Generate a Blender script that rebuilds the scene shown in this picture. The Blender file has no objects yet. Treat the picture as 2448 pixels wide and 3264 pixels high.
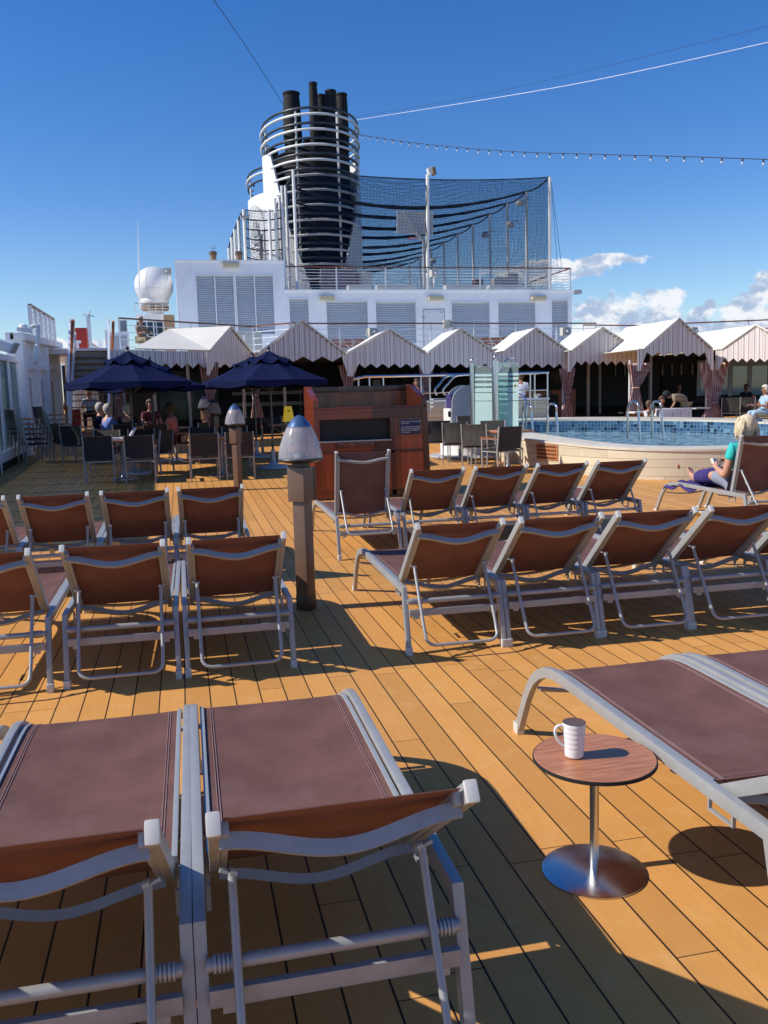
import bpy, bmesh, math, random
from mathutils import Vector, Matrix
R = math.radians
rnd = random.Random(7)
scene = bpy.context.scene
COL = scene.collection
# ---------------------------------------------------------------- camera
FPX, CX, CY, ROLL, EYE = 2800.0, 1224.0, 1632.0, .028, 1.62
_v = Vector((575-CX, 1285-CY, FPX)).normalized()            # the plank direction seen by the camera
_c = -(ROLL*(575-CX)+(1285-CY))/FPX
_d = Vector((ROLL, 1, _c)); _d.normalize(); _d = (_d-_v*_d.dot(_v)).normalized()
AZ = -_d; AY = _v; AX = AY.cross(AZ)
if AX.x < 0: AX = -AX
cd = bpy.data.cameras.new('camera'); cam = bpy.data.objects.new('camera', cd); COL.objects.link(cam)
cd.sensor_fit = 'VERTICAL'; cd.sensor_height = 36; cd.lens = FPX/3264*36; cd.clip_start = .05; cd.clip_end = 30000
right = Vector((AX.x, AY.x, AZ.x)); down = Vector((AX.y, AY.y, AZ.y)); fwd = Vector((AX.z, AY.z, AZ.z))
M = Matrix((right, -down, -fwd)).transposed().to_4x4(); M.translation = Vector((0, 0, EYE)); cam.matrix_world = M
scene.camera = cam
def ray(x, y):
    r = Vector((x-CX, y-CY, FPX)); return Vector((r.dot(AX), r.dot(AY), r.dot(AZ)))
def at(x, y, Y):                                            # measured pixel + its distance along the deck = a point
    r = ray(x, y); t = Y/r.y; return Vector((r.x*t, Y, EYE+r.z*t))
def dz(Y): return .0012*max(0, Y-4)**2                      # the sheer of the deck
def azel(x, y):
    r = ray(x, y).normalized(); return math.atan2(r.x, r.y), math.asin(r.z)
# ---------------------------------------------------------------- sun, sky
SUN_EL, SUN_AZ = R(38.5), R(176.5)                          # azimuth measured from +X, towards the sun
sd = Vector((math.cos(SUN_EL)*math.cos(SUN_AZ), math.cos(SUN_EL)*math.sin(SUN_AZ), math.sin(SUN_EL)))
sl = bpy.data.lights.new('sun', 'SUN'); sl.energy = 5.0; sl.angle = R(.53); sl.color = (1, .93, .82)
so = bpy.data.objects.new('sun', sl); COL.objects.link(so); so.rotation_euler = (-sd).to_track_quat('-Z', 'Y').to_euler()
w = bpy.data.worlds.new('World'); scene.world = w; w.use_nodes = True
nt = w.node_tree; nt.nodes.clear()
class E:
    """a tiny expression builder for node trees"""
    def __init__(s, nt): s.nt = nt
    def n(s, t, **k):
        o = s.nt.nodes.new(t)
        for a, b in k.items(): setattr(o, a, b)
        return o
    def put(s, sock, v):
        if isinstance(v, bpy.types.NodeSocket): s.nt.links.new(v, sock)
        elif v is not None: sock.default_value = v
    def m(s, op, a, b=None, c=None, clamp=False):
        o = s.n('ShaderNodeMath', operation=op, use_clamp=clamp)
        for i, v in enumerate((a, b, c)):
            if v is not None: s.put(o.inputs[i], v)
        return o.outputs[0]
    def mix(s, f, a, b):
        o = s.n('ShaderNodeMix', data_type='RGBA')
        s.put(o.inputs[0], f)
        for i, v in ((6, a), (7, b)):
            s.put(o.inputs[i], (*v, 1) if isinstance(v, tuple) and len(v) == 3 else v)
        return o.outputs[2]
    def ramp(s, v, a, b, smooth=True):
        o = s.n('ShaderNodeMapRange', interpolation_type='SMOOTHSTEP' if smooth else 'LINEAR')
        s.put(o.inputs[0], v); s.put(o.inputs[1], a); s.put(o.inputs[2], b); return o.outputs[0]
    def noise(s, vec, scale, detail=3, rough=.55):
        o = s.n('ShaderNodeTexNoise'); s.put(o.inputs['Vector'], vec); o.inputs['Scale'].default_value = scale
        o.inputs['Detail'].default_value = detail; o.inputs['Roughness'].default_value = rough; return o.outputs[0]
    def xyz(s, vec):
        o = s.n('ShaderNodeSeparateXYZ'); s.put(o.inputs[0], vec); return o.outputs
    def comb(s, x, y, z):
        o = s.n('ShaderNodeCombineXYZ'); s.put(o.inputs[0], x); s.put(o.inputs[1], y); s.put(o.inputs[2], z); return o.outputs[0]
    def scalev(s, vec, sc):
        o = s.n('ShaderNodeMapping'); s.put(o.inputs[0], vec); o.inputs['Scale'].default_value = sc; return o.outputs[0]
e = E(nt)
sky = e.n('ShaderNodeTexSky', sky_type='NISHITA', sun_disc=False)
sky.sun_elevation = SUN_EL; sky.sun_rotation = math.pi/2-SUN_AZ; sky.altitude = 0; sky.air_density = 1.0; sky.dust_density = .25; sky.ozone_density = 3.0
hs = e.n('ShaderNodeHueSaturation'); hs.inputs['Saturation'].default_value = 1.36; hs.inputs['Hue'].default_value = .514; nt.links.new(sky.outputs[0], hs.inputs['Color'])
geo = e.n('ShaderNodeTexCoord'); gx, gy, gz_ = e.xyz(geo.outputs['Generated'])[0:3]
az = e.m('ARCTAN2', gx, gy); el = e.m('ARCSINE', gz_)
ang = e.comb(e.m('MULTIPLY', az, 1), e.m('MULTIPLY', el, 1.35), 0)
n1 = e.noise(ang, 21, 6, .6); n2 = e.noise(ang, 60, 4, .6)
# cumulus towers: centre pixel, half sizes in pixels (each becomes a direction on the sky)
blobs = [(1740,862,200,36),(1960,828,110,22),(1900,985,110,55),(1990,1005,150,60),(2110,985,95,62),(2150,955,45,38),(2240,1000,60,38),(2262,968,26,26),(2390,1000,100,62),(2440,930,55,60),
         (2000,1060,260,50),(2330,1070,280,40),(105,1125,110,38),(150,1100,60,26),(318,1108,40,34),(60,1180,300,45),(1650,1010,140,60),
         (2750,960,160,90),(3000,1000,200,120),(-300,1120,200,50),(-700,1080,220,80),(3500,1050,300,90)]
S = 1/FPX
den = None
for (bx, by, rx, ry) in blobs:
    a0, e0 = azel(bx, by)
    dx = e.m('MULTIPLY', e.m('SUBTRACT', az, a0), 1/(rx*S)); dy = e.m('MULTIPLY', e.m('SUBTRACT', el, e0), 1/(ry*S))
    d = e.m('SUBTRACT', 1.0, e.m('SQRT', e.m('ADD', e.m('MULTIPLY', dx, dx), e.m('MULTIPLY', dy, dy))))
    den = d if den is None else e.m('SMOOTH_MAX', den, d, .25)
dn = e.m('ADD', den, e.m('ADD', e.m('MULTIPLY', e.m('SUBTRACT', n1, .5), 2.3), e.m('MULTIPLY', e.m('SUBTRACT', n2, .5), .9)))
mask = e.ramp(dn, .02, .34)
# cumulus relief: density shifted towards the sun gives lit and grey sides
ang2 = e.comb(e.m('ADD', az, .012), e.m('MULTIPLY', e.m('SUBTRACT', el, .012), 1.35), 0)
sh = e.m('SUBTRACT', e.noise(ang2, 26, 5, .6), e.noise(ang, 26, 5, .6))
shade = e.ramp(e.m('ADD', sh, e.m('MULTIPLY', e.m('SUBTRACT', dn, .35), -.10)), -.12, .09)
cloudcol = e.mix(shade, (.42, .54, .74), (.90, .93, .98))
# a little thin cirrus haze towards the horizon
skyc = e.n('ShaderNodeVectorMath', operation='SCALE'); nt.links.new(hs.outputs[0], skyc.inputs[0]); skyc.inputs['Scale'].default_value = .146
horizon = e.m('MULTIPLY', e.ramp(el, .22, -.02), .30)
mix0 = e.mix(horizon, skyc.outputs[0], (.40, .66, .95))
mixc = e.mix(mask, mix0, cloudcol)
bg = e.n('ShaderNodeBackground'); nt.links.new(mixc, bg.inputs[0]); bg.inputs[1].default_value = 1.0
wo = e.n('ShaderNodeOutputWorld'); nt.links.new(bg.outputs[0], wo.inputs[0])
scene.view_settings.view_transform = 'Standard'; scene.view_settings.look = 'None'; scene.view_settings.exposure = 0; scene.view_settings.gamma = 1
scene.cycles.max_bounces = 8; scene.cycles.transparent_max_bounces = 24; scene.cycles.caustics_reflective = False; scene.cycles.caustics_refractive = False

# ---------------------------------------------------------------- materials
def newmat(name):
    m = bpy.data.materials.new(name); m.use_nodes = True; n = m.node_tree; n.nodes.clear()
    ex = E(n); b = ex.n('ShaderNodeBsdfPrincipled'); o = ex.n('ShaderNodeOutputMaterial'); n.links.new(b.outputs[0], o.inputs[0])
    return m, ex, b, o
def bump(ex, b, h, strength=.2, dist=.01):
    o = ex.n('ShaderNodeBump'); o.inputs['Strength'].default_value = strength; o.inputs['Distance'].default_value = dist
    ex.put(o.inputs['Height'], h); ex.put(b.inputs['Normal'], o.outputs[0])
def paint(name, col, rough=.5, metal=0, var=.12, scale=3, bmp=0, spec=.5, dirt=None):
    m, ex, b, o = newmat(name)
    tc = ex.n('ShaderNodeTexCoord').outputs['Object']
    n = ex.noise(tc, scale, 4); n2 = ex.noise(tc, scale*9, 3)
    f = ex.m('ADD', ex.m('MULTIPLY', n, .65), ex.m('MULTIPLY', n2, .35))
    lo = tuple(c*(1-var) for c in col); hi = tuple(min(1, c*(1+var)) for c in col)
    c = ex.mix(ex.ramp(f, .3, .7), lo, hi)
    if dirt:
        c = ex.mix(ex.m('MULTIPLY', ex.ramp(ex.noise(ex.scalev(tc, (1, 1, .25)), dirt[1], 5, .65), .55, .8), dirt[2]), c, dirt[0])
    ex.put(b.inputs['Base Color'], c); b.inputs['Metallic'].default_value = metal
    ex.put(b.inputs['Roughness'], ex.m('ADD', rough-.06, ex.m('MULTIPLY', n2, .12)))
    b.inputs['Specular IOR Level'].default_value = spec
    if bmp: bump(ex, b, n2, bmp, .004)
    return m
MAT = {}
MAT['alu'] = paint('painted_aluminium', (.35, .355, .35), .40, .15, .08, 5, .03, dirt=((.24, .23, .21), 14, .45))
MAT['cap'] = paint('white_plastic', (.58, .57, .53), .45, 0, .06, 8)
MAT['track'] = paint('grey_track', (.38, .40, .40), .4, .2, .06)
MAT['steel'] = paint('polished_steel', (.70, .69, .67), .24, 1, .05, 6)
MAT['white'] = paint('ship_white', (.90, .90, .89), .5, 0, .05, 1.2, .03, dirt=((.52, .49, .44), 1.6, .35))
MAT['whiteclean'] = paint('white_paint', (.78, .78, .77), .45, 0, .04, 3)
MAT['grey'] = paint('light_grey', (.42, .43, .44), .5, 0, .08, 3)
MAT['louvre'] = paint('louvre_grey', (.84, .86, .88), .45, 0, .05, 3)
MAT['louvreback'] = paint('louvre_back', (.24, .26, .30), .6)
MAT['black'] = paint('soot_black', (.012, .011, .010), .85, .0, .3, 2)
MAT['ring_grey'] = paint('dark_grey_tube', (.05, .06, .07), .35, .3, .15, 2)
MAT['ring_white'] = paint('white_tube', (.80, .78, .72), .4, 0, .08, 2, dirt=((.35, .30, .22), 2, .5))
MAT['brown'] = paint('brown_paint', (.150, .088, .058), .38, .1, .08, 6)
MAT['browndark'] = paint('brown_paint_dark', (.05, .032, .024), .4, .1, .08, 6)
MAT['teakrail'] = paint('teak_handrail', (.17, .06, .03), .4, 0, .2, 8)
MAT['arm'] = paint('orange_armrest', (.40, .12, .04), .4, 0, .2, 12)
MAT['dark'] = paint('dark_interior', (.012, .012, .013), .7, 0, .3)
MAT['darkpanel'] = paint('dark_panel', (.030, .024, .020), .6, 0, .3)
MAT['ceiling'] = paint('cream_soffit', (.34, .32, .28), .6, 0, .08)
MAT['navy'] = paint('navy_canvas', (.008, .013, .052), .9, 0, .14, 3, .15, spec=.08)
MAT['gumetal'] = paint('gunmetal_pole', (.09, .085, .08), .35, .6, .1)
MAT['basewhite'] = paint('umbrella_base', (.50, .54, .56), .5, 0, .1, 5)
MAT['red'] = paint('lifeboat_red', (.45, .035, .015), .45, 0, .12)
MAT['amber'] = paint('amber_diffuser', (.58, .50, .30), .45, 0, .08)
MAT['speaker'] = paint('speaker_cream', (.50, .48, .42), .5, 0, .08)
MAT['net_rope'] = paint('net_rope', (.012, .018, .028), .8, 0, .2, 6)
MAT['cable'] = paint('dark_cable', (.03, .035, .05), .7)
MAT['cablewhite'] = paint('pale_cable', (.75, .78, .85), .6)
MAT['orange'] = paint('orange_cloth', (.75, .13, .02), .7)
MAT['yellow'] = paint('yellow_plastic', (.75, .52, .02), .5)
MAT['purple'] = paint('purple_towel', (.045, .03, .16), .95, 0, .18, 30, .6)
MAT['teal'] = paint('turquoise_shirt', (.03, .50, .46), .85, 0, .1, 10, .2)
MAT['khaki'] = paint('khaki_cloth', (.25, .20, .13), .85, 0, .12, 12, .2)
MAT['bluecloth'] = paint('blue_cloth', (.12, .20, .50), .85, 0, .12, 12, .2)
MAT['paleblue'] = paint('pale_blue_cloth', (.36, .52, .66), .85, 0, .1, 12, .2)
MAT['greycloth'] = paint('grey_blue_shorts', (.25, .28, .36), .9, 0, .2, 60, .3)
MAT['salmon'] = paint('salmon_cloth', (.62, .20, .17), .85, 0, .1, 12, .2)
MAT['blackcloth'] = paint('black_cloth', (.015, .015, .02), .85, 0, .1, 12, .2)
MAT['whitecloth'] = paint('white_cloth', (.72, .72, .72), .85, 0, .05, 12, .2)
MAT['maroon'] = paint('maroon_cloth', (.12, .015, .02), .85, 0, .1, 12, .2)
MAT['skin'] = paint('skin', (.58, .30, .20), .5, 0, .08, 14, .05)
MAT['skindark'] = paint('tanned_skin', (.33, .16, .10), .5, 0, .08, 14, .05)
MAT['blond'] = paint('blond_hair', (.66, .55, .36), .6, 0, .22, 40, .5)
MAT['greyhair'] = paint('grey_hair', (.42, .40, .36), .65, 0, .25, 40, .5)
MAT['whitehair'] = paint('white_hair', (.68, .65, .56), .65, 0, .15, 40, .5)
MAT['brownhair'] = paint('brown_hair', (.09, .05, .03), .6, 0, .25, 40, .5)
MAT['bluecap'] = paint('blue_metal_cap', (.09, .17, .32), .3, .5, .1, 5)
MAT['teakslat'] = paint('weathered_teak', (.24, .15, .08), .6, 0, .2, 8)
MAT['radome'] = paint('radome_white', (.74, .74, .73), .45, 0, .05, 1.5)
MAT['mast_blue'] = paint('mast_window_blue', (.02, .035, .06), .2, .2, .1)
MAT['signblue'] = paint('sign_blue', (.02, .04, .17), .4, 0, .1)
MAT['board'] = paint('backboard_grey', (.85, .85, .85), .5, 0, .05)
MAT['navysign'] = paint('navy_sign', (.008, .012, .06), .4, 0, .1)
MAT['tilegrout'] = paint('pink_locker', (.30, .24, .28), .6)

def deck_mat(name, base, pitch, phase, horizontal=False, caulk=(.03, .022, .018), length=2.2, rough=.50, wear=(.74, .47, .20)):
    m, ex, b, o = newmat(name)
    tc = ex.n('ShaderNodeTexCoord').outputs['Object']; x, y, z = ex.xyz(tc)[0:3]
    if horizontal: u, v = z, ex.m('ADD', x, ex.m('MULTIPLY', y, -1.0))
    else: u, v = x, y
    s = ex.m('DIVIDE', ex.m('SUBTRACT', u, phase), pitch); idx = ex.m('FLOOR', s); fr = ex.m('FRACT', s)
    wn = ex.n('ShaderNodeTexWhiteNoise', noise_dimensions='1D'); ex.put(wn.inputs['W'], idx); rv = wn.outputs[0]
    joint = ex.m('FRACT', ex.m('ADD', ex.m('DIVIDE', v, length), ex.m('MULTIPLY', rv, 7.31)))
    pl = ex.m('FLOOR', ex.m('ADD', ex.m('DIVIDE', v, length), ex.m('MULTIPLY', rv, 7.31)))
    wn2 = ex.n('ShaderNodeTexWhiteNoise', noise_dimensions='2D'); ex.put(wn2.inputs['Vector'], ex.comb(idx, pl, 0)); pr = wn2.outputs[0]
    cw = .0065/pitch if not horizontal else .005/pitch
    l1 = ex.m('LESS_THAN', fr, cw); l2 = ex.m('LESS_THAN', joint, .0040/length)
    line = ex.m('MAXIMUM', l1, l2)
    grain = ex.noise(ex.scalev(tc, (26, 1.4, 26) if not horizontal else (3, 3, 60)), 3.2, 5, .65)
    big = ex.noise(tc, 1.1, 5, .6); mid = ex.noise(tc, 6, 5, .65); spots = ex.noise(tc, 34, 3, .5)
    c = ex.mix(ex.m('MULTIPLY', pr, .75), tuple(k*.83 for k in base), tuple(min(1, k*1.12) for k in base))
    c = ex.mix(ex.m('MULTIPLY', ex.ramp(grain, .35, .75), .32), c, tuple(k*.68 for k in base))
    c = ex.mix(ex.m('MULTIPLY', ex.ramp(big, .42, .75), .40), c, tuple(k*.74 for k in base))
    c = ex.mix(ex.m('MULTIPLY', ex.ramp(mid, .5, .8), .45), c, wear)
    stain = ex.noise(ex.scalev(tc, (1, .55, 1)), .75, 6, .68)
    c = ex.mix(ex.m('MULTIPLY', ex.ramp(stain, .56, .66), .22), c, tuple(k*.62 for k in base))
    c = ex.mix(ex.m('MULTIPLY', ex.ramp(spots, .72, .8), .30), c, tuple(k*.45 for k in base))
    c = ex.mix(ex.m('MULTIPLY', ex.ramp(ex.m('MINIMUM', fr, ex.m('SUBTRACT', 1.05, fr)), .10, .03), .22), c, tuple(k*.5 for k in base))
    c = ex.mix(line, c, caulk)
    ex.put(b.inputs['Base Color'], c)
    ex.put(b.inputs['Roughness'], ex.m('ADD', rough, ex.m('MULTIPLY', ex.m('SUBTRACT', mid, .5), .35)))
    b.inputs['Specular IOR Level'].default_value = .10
    bump(ex, b, ex.m('ADD', ex.m('MULTIPLY', line, -1), ex.m('MULTIPLY', grain, .25)), .35, .003)
    return m
MAT['deck'] = deck_mat('deck_planks', (.73, .355, .102), .1365, -.069)
MAT['curb'] = deck_mat('pool_curb_planks', (.68, .60, .44), .145, .02, True, (.13, .10, .06), 2.6, .5, (.76, .69, .55))
MAT['curbtop'] = paint('curb_top', (.64, .59, .48), .5, 0, .12, 4, .05)
def fabric_mat(name, top, through, tf=.45):
    m = bpy.data.materials.new(name); m.use_nodes = True; n = m.node_tree; n.nodes.clear(); ex = E(n)
    tc = ex.n('ShaderNodeTexCoord').outputs['Object']; x, y, z = ex.xyz(tc)[0:3]
    wv = ex.m('MULTIPLY', ex.m('SINE', ex.m('MULTIPLY', x, 1900)), ex.m('SINE', ex.m('MULTIPLY', ex.m('ADD', y, z), 1500)))
    nz = ex.noise(tc, 5, 5, .65); nf = ex.noise(ex.scalev(tc, (60, 14, 14)), 6, 3); st = ex.noise(tc, 2.2, 6, .7)
    c = ex.mix(ex.ramp(nz, .3, .7), tuple(k*.82 for k in top), tuple(k*1.16 for k in top))
    c = ex.mix(ex.m('MULTIPLY', ex.ramp(nf, .4, .7), .25), c, tuple(k*1.5 for k in top))
    c = ex.mix(ex.m('MULTIPLY', ex.ramp(st, .54, .72), .30), c, (.33, .22, .21))
    d = ex.n('ShaderNodeBsdfPrincipled'); ex.put(d.inputs['Base Color'], c); d.inputs['Roughness'].default_value = .62; d.inputs['Specular IOR Level'].default_value = .18
    bu = ex.n('ShaderNodeBump'); bu.inputs['Strength'].default_value = .18; bu.inputs['Distance'].default_value = .003; ex.put(bu.inputs['Height'], ex.m('ADD', ex.m('ADD', wv, nf), ex.m('MULTIPLY', ex.noise(ex.scalev(tc, (2.5, 1, 1)), 4, 3), 5))); n.links.new(bu.outputs[0], d.inputs['Normal'])
    t = ex.n('ShaderNodeBsdfTranslucent'); t.inputs[0].default_value = (*through, 1)
    mx = ex.n('ShaderNodeMixShader'); mx.inputs[0].default_value = tf; n.links.new(d.outputs[0], mx.inputs[1]); n.links.new(t.outputs[0], mx.inputs[2])
    o = ex.n('ShaderNodeOutputMaterial'); n.links.new(mx.outputs[0], o.inputs[0]); return m
MAT['sling'] = fabric_mat('plum_sling', (.228, .116, .094), (.24, .08, .045), .30)
MAT['seam'] = paint('pale_stitching', (.33, .21, .20), .8)
def wood_mat(name, base, stripe=.09, axis='x', rough=.25, dark=.5, coat=.3):
    m, ex, b, o = newmat(name)
    tc = ex.n('ShaderNodeTexCoord').outputs['Object']; x, y, z = ex.xyz(tc)[0:3]
    u = ex.m('ADD', x, ex.m('MULTIPLY', y, .97)) if axis == 'x' else z
    s = ex.m('DIVIDE', u, stripe); fr = ex.m('FRACT', s)
    wn = ex.n('ShaderNodeTexWhiteNoise', noise_dimensions='1D'); ex.put(wn.inputs['W'], ex.m('FLOOR', s))
    g = ex.noise(ex.scalev(tc, (18, 18, 1.5) if axis == 'x' else (2, 2, 25)), 3, 6, .7)
    c = ex.mix(wn.outputs[0], tuple(k*dark for k in base), tuple(min(1, k*1.25) for k in base))
    c = ex.mix(ex.m('MULTIPLY', ex.ramp(g, .35, .7), .55), c, tuple(k*.5 for k in base))
    c = ex.mix(ex.m('LESS_THAN', fr, .05), c, tuple(k*.2 for k in base))
    ex.put(b.inputs['Base Color'], c); b.inputs['Roughness'].default_value = rough; b.inputs['Coat Weight'].default_value = coat; b.inputs['Coat Roughness'].default_value = .15
    bump(ex, b, g, .1, .003); return m
MAT['mahog'] = wood_mat('varnished_mahogany', (.34, .062, .016))
MAT['mahogplain'] = wood_mat('mahogany_frame', (.33, .060, .015), 40)
MAT['barwood'] = wood_mat('bar_front_wood', (.34, .055, .015), 3, rough=.4)
def laminate():
    m, ex, b, o = newmat('table_laminate')
    tc = ex.n('ShaderNodeTexCoord').outputs['Object']
    g = ex.noise(ex.scalev(tc, (3, 30, 3)), 2.5, 6, .7); s = ex.noise(tc, 9, 4, .6)
    c = ex.mix(ex.ramp(g, .3, .72), (.58, .24, .105), (.33, .12, .048))
    c = ex.mix(ex.m('MULTIPLY', ex.ramp(s, .55, .75), .35), c, (.62, .30, .15))
    ex.put(b.inputs['Base Color'], c); ex.put(b.inputs['Roughness'], ex.m('ADD', .24, ex.m('MULTIPLY', s, .2))); return m
MAT['laminate'] = laminate()
def stripes_mat():
    m, ex, b, o = newmat('striped_awning_cloth')
    tc = ex.n('ShaderNodeTexCoord').outputs['Object']; x, y, z = ex.xyz(tc)[0:3]
    uvn = ex.n('ShaderNodeTexCoord').outputs['UV']; u = ex.xyz(uvn)[0]
    def band(p, ph, wd): return ex.m('LESS_THAN', ex.m('FRACT', ex.m('ADD', ex.m('DIVIDE', u, p), ph)), wd)
    c = ex.mix(band(.062, .1, .30), (.86, .81, .75), (.60, .51, .50))
    c = ex.mix(band(.105, .4, .14), c, (.52, .38, .38)); c = ex.mix(band(.155, .7, .10), c, (.20, .17, .19))
    c = ex.mix(ex.m('MULTIPLY', ex.noise(tc, 1.5, 4), .3), c, (.50, .42, .40))
    ex.put(b.inputs['Base Color'], c); b.inputs['Roughness'].default_value = .85; return m
MAT['stripes'] = stripes_mat()
MAT['awning'] = paint('cream_canvas', (.74, .71, .62), .8, 0, .06, .8, .1, dirt=((.55, .50, .40), 1.2, .4))
def curtain_mat():
    m, ex, b, o = newmat('striped_curtain')
    tc = ex.n('ShaderNodeTexCoord').outputs['Object']; x, y, z = ex.xyz(tc)[0:3]
    f = ex.m('FRACT', ex.m('MULTIPLY', ex.m('ADD', x, ex.m('MULTIPLY', z, .06)), 13))
    c = ex.mix(ex.ramp(f, .4, .5), (.56, .38, .34), (.36, .17, .15)); c = ex.mix(ex.m('GREATER_THAN', f, .9), c, (.70, .62, .58))
    ex.put(b.inputs['Base Color'], c); b.inputs['Roughness'].default_value = .85; return m
MAT['curtain'] = curtain_mat()
def tile_mat():
    m, ex, b, o = newmat('blue_mosaic_tiles')
    tc = ex.n('ShaderNodeTexCoord').outputs['UV']; x, y, z = ex.xyz(tc)[0:3]
    P = .085
    sx = ex.m('DIVIDE', x, P); sz = ex.m('DIVIDE', y, P)
    wn = ex.n('ShaderNodeTexWhiteNoise', noise_dimensions='2D'); ex.put(wn.inputs['Vector'], ex.comb(ex.m('FLOOR', sx), ex.m('FLOOR', sz), 0)); v = wn.outputs[0]
    c = ex.mix(ex.ramp(v, .2, .8, False), (.03, .085, .17), (.085, .18, .28)); c = ex.mix(ex.m('GREATER_THAN', v, .84), c, (.012, .025, .06)); c = ex.mix(ex.m('LESS_THAN', v, .10), c, (.16, .29, .38))
    g = ex.m('MAXIMUM', ex.m('LESS_THAN', ex.m('FRACT', sx), .09), ex.m('LESS_THAN', ex.m('FRACT', sz), .09))
    c = ex.mix(g, c, (.20, .32, .40)); ex.put(b.inputs['Base Color'], c); b.inputs['Roughness'].default_value = .2; return m
MAT['tile'] = tile_mat()
def water_mat():
    m, ex, b, o = newmat('pool_water')
    tc = ex.n('ShaderNodeTexCoord').outputs['Object']
    a = ex.noise(tc, 1.6, 5, .6); c2 = ex.noise(ex.scalev(tc, (1, 1.6, 1)), 5, 6, .65); c3 = ex.noise(tc, 16, 4, .6)
    c = ex.mix(ex.ramp(a, .35, .65), (.01, .12, .18), (.035, .22, .28))
    x, y, z = ex.xyz(tc)[0:3]
    foam = ex.m('MULTIPLY', ex.ramp(c2, .38, .56), ex.ramp(ex.m('ADD', y, ex.m('MULTIPLY', a, 5)), 0.2, 2.6))
    c = ex.mix(ex.m('MULTIPLY', foam, .85), c, (.42, .58, .66))
    ex.put(b.inputs['Base Color'], c); b.inputs['Roughness'].default_value = .08; b.inputs['Specular IOR Level'].default_value = .4
    bump(ex, b, ex.m('ADD', c2, ex.m('MULTIPLY', c3, .4)), .9, .12); return m
MAT['water'] = water_mat()
def sea_mat():
    m, ex, b, o = newmat('sea_water'); tc = ex.n('ShaderNodeTexCoord').outputs['Object']
    b.inputs['Base Color'].default_value = (.01, .05, .12, 1); b.inputs['Roughness'].default_value = .25; bump(ex, b, ex.noise(tc, .12, 5), .8, 1); return m
MAT['sea'] = sea_mat()
def glass_mat(name, col, rough=.05, alpha=.5, spec=.5):
    m = bpy.data.materials.new(name); m.use_nodes = True; n = m.node_tree; n.nodes.clear(); ex = E(n)
    t = ex.n('ShaderNodeBsdfTransparent'); t.inputs[0].default_value = (*col, 1)
    p = ex.n('ShaderNodeBsdfPrincipled'); p.inputs['Base Color'].default_value = (*[c*.5 for c in col], 1); p.inputs['Roughness'].default_value = rough; p.inputs['Specular IOR Level'].default_value = spec
    tc = ex.n('ShaderNodeTexCoord').outputs['Object']
    f = ex.m('ADD', alpha-.06, ex.m('MULTIPLY', ex.noise(ex.scalev(tc, (6, 6, 1.5)), 2, 5, .6), .14))
    mx = ex.n('ShaderNodeMixShader'); ex.put(mx.inputs[0], f); n.links.new(t.outputs[0], mx.inputs[1]); n.links.new(p.outputs[0], mx.inputs[2])
    o = ex.n('ShaderNodeOutputMaterial'); n.links.new(mx.outputs[0], o.inputs[0]); return m
def fabric_like_glass():
    m = bpy.data.materials.new('frosted_glass'); m.use_nodes = True; n = m.node_tree; n.nodes.clear(); ex = E(n)
    p = ex.n('ShaderNodeBsdfPrincipled'); p.inputs['Base Color'].default_value = (.78, .93, .90, 1); p.inputs['Roughness'].default_value = .35
    t = ex.n('ShaderNodeBsdfTranslucent'); t.inputs[0].default_value = (.85, .97, .94, 1); tr = ex.n('ShaderNodeBsdfTransparent'); tr.inputs[0].default_value = (.8, .95, .92, 1)
    a = ex.n('ShaderNodeMixShader'); a.inputs[0].default_value = .6; n.links.new(p.outputs[0], a.inputs[1]); n.links.new(t.outputs[0], a.inputs[2])
    c = ex.n('ShaderNodeMixShader'); c.inputs[0].default_value = .15; n.links.new(a.outputs[0], c.inputs[1]); n.links.new(tr.outputs[0], c.inputs[2])
    o = ex.n('ShaderNodeOutputMaterial'); n.links.new(c.outputs[0], o.inputs[0]); return m
def milky_dome():
    m = bpy.data.materials.new('dusty_lamp_dome'); m.use_nodes = True; n = m.node_tree; n.nodes.clear(); ex = E(n)
    tc = ex.n('ShaderNodeTexCoord').outputs['Object']
    p = ex.n('ShaderNodeBsdfPrincipled'); p.inputs['Base Color'].default_value = (.62, .60, .62, 1); p.inputs['Roughness'].default_value = .18
    t = ex.n('ShaderNodeBsdfTranslucent'); t.inputs[0].default_value = (.75, .73, .75, 1); tr = ex.n('ShaderNodeBsdfTransparent'); tr.inputs[0].default_value = (.97, .97, .98, 1)
    a = ex.n('ShaderNodeMixShader'); a.inputs[0].default_value = .5; n.links.new(p.outputs[0], a.inputs[1]); n.links.new(t.outputs[0], a.inputs[2])
    z = ex.xyz(tc)[2]; dust = ex.noise(ex.scalev(tc, (9, 9, 2.2)), 3, 5, .65)
    f = ex.m('ADD', .30, ex.m('ADD', ex.m('MULTIPLY', ex.ramp(dust, .40, .70), .22), ex.m('MULTIPLY', ex.ramp(z, 1.25, 1.42), .14)))
    c = ex.n('ShaderNodeMixShader'); ex.put(c.inputs[0], f); n.links.new(tr.outputs[0], c.inputs[1]); n.links.new(a.outputs[0], c.inputs[2])
    o = ex.n('ShaderNodeOutputMaterial'); n.links.new(c.outputs[0], o.inputs[0]); return m
MAT['glass'] = glass_mat('tinted_windscreen_glass', (.42, .50, .54), .05, .42)
MAT['showerglass'] = glass_mat('clear_shower_glass', (.80, .93, .92), .05, .22)
MAT['frost'] = fabric_like_glass()
MAT['dome'] = milky_dome()
MAT['bulb'] = glass_mat('bulb_glass', (.98, .98, .98), .05, .5, 1)
MAT['tealglass'] = paint('dark_teal_glass', (.008, .035, .035), .12, 0, .1)
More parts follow.
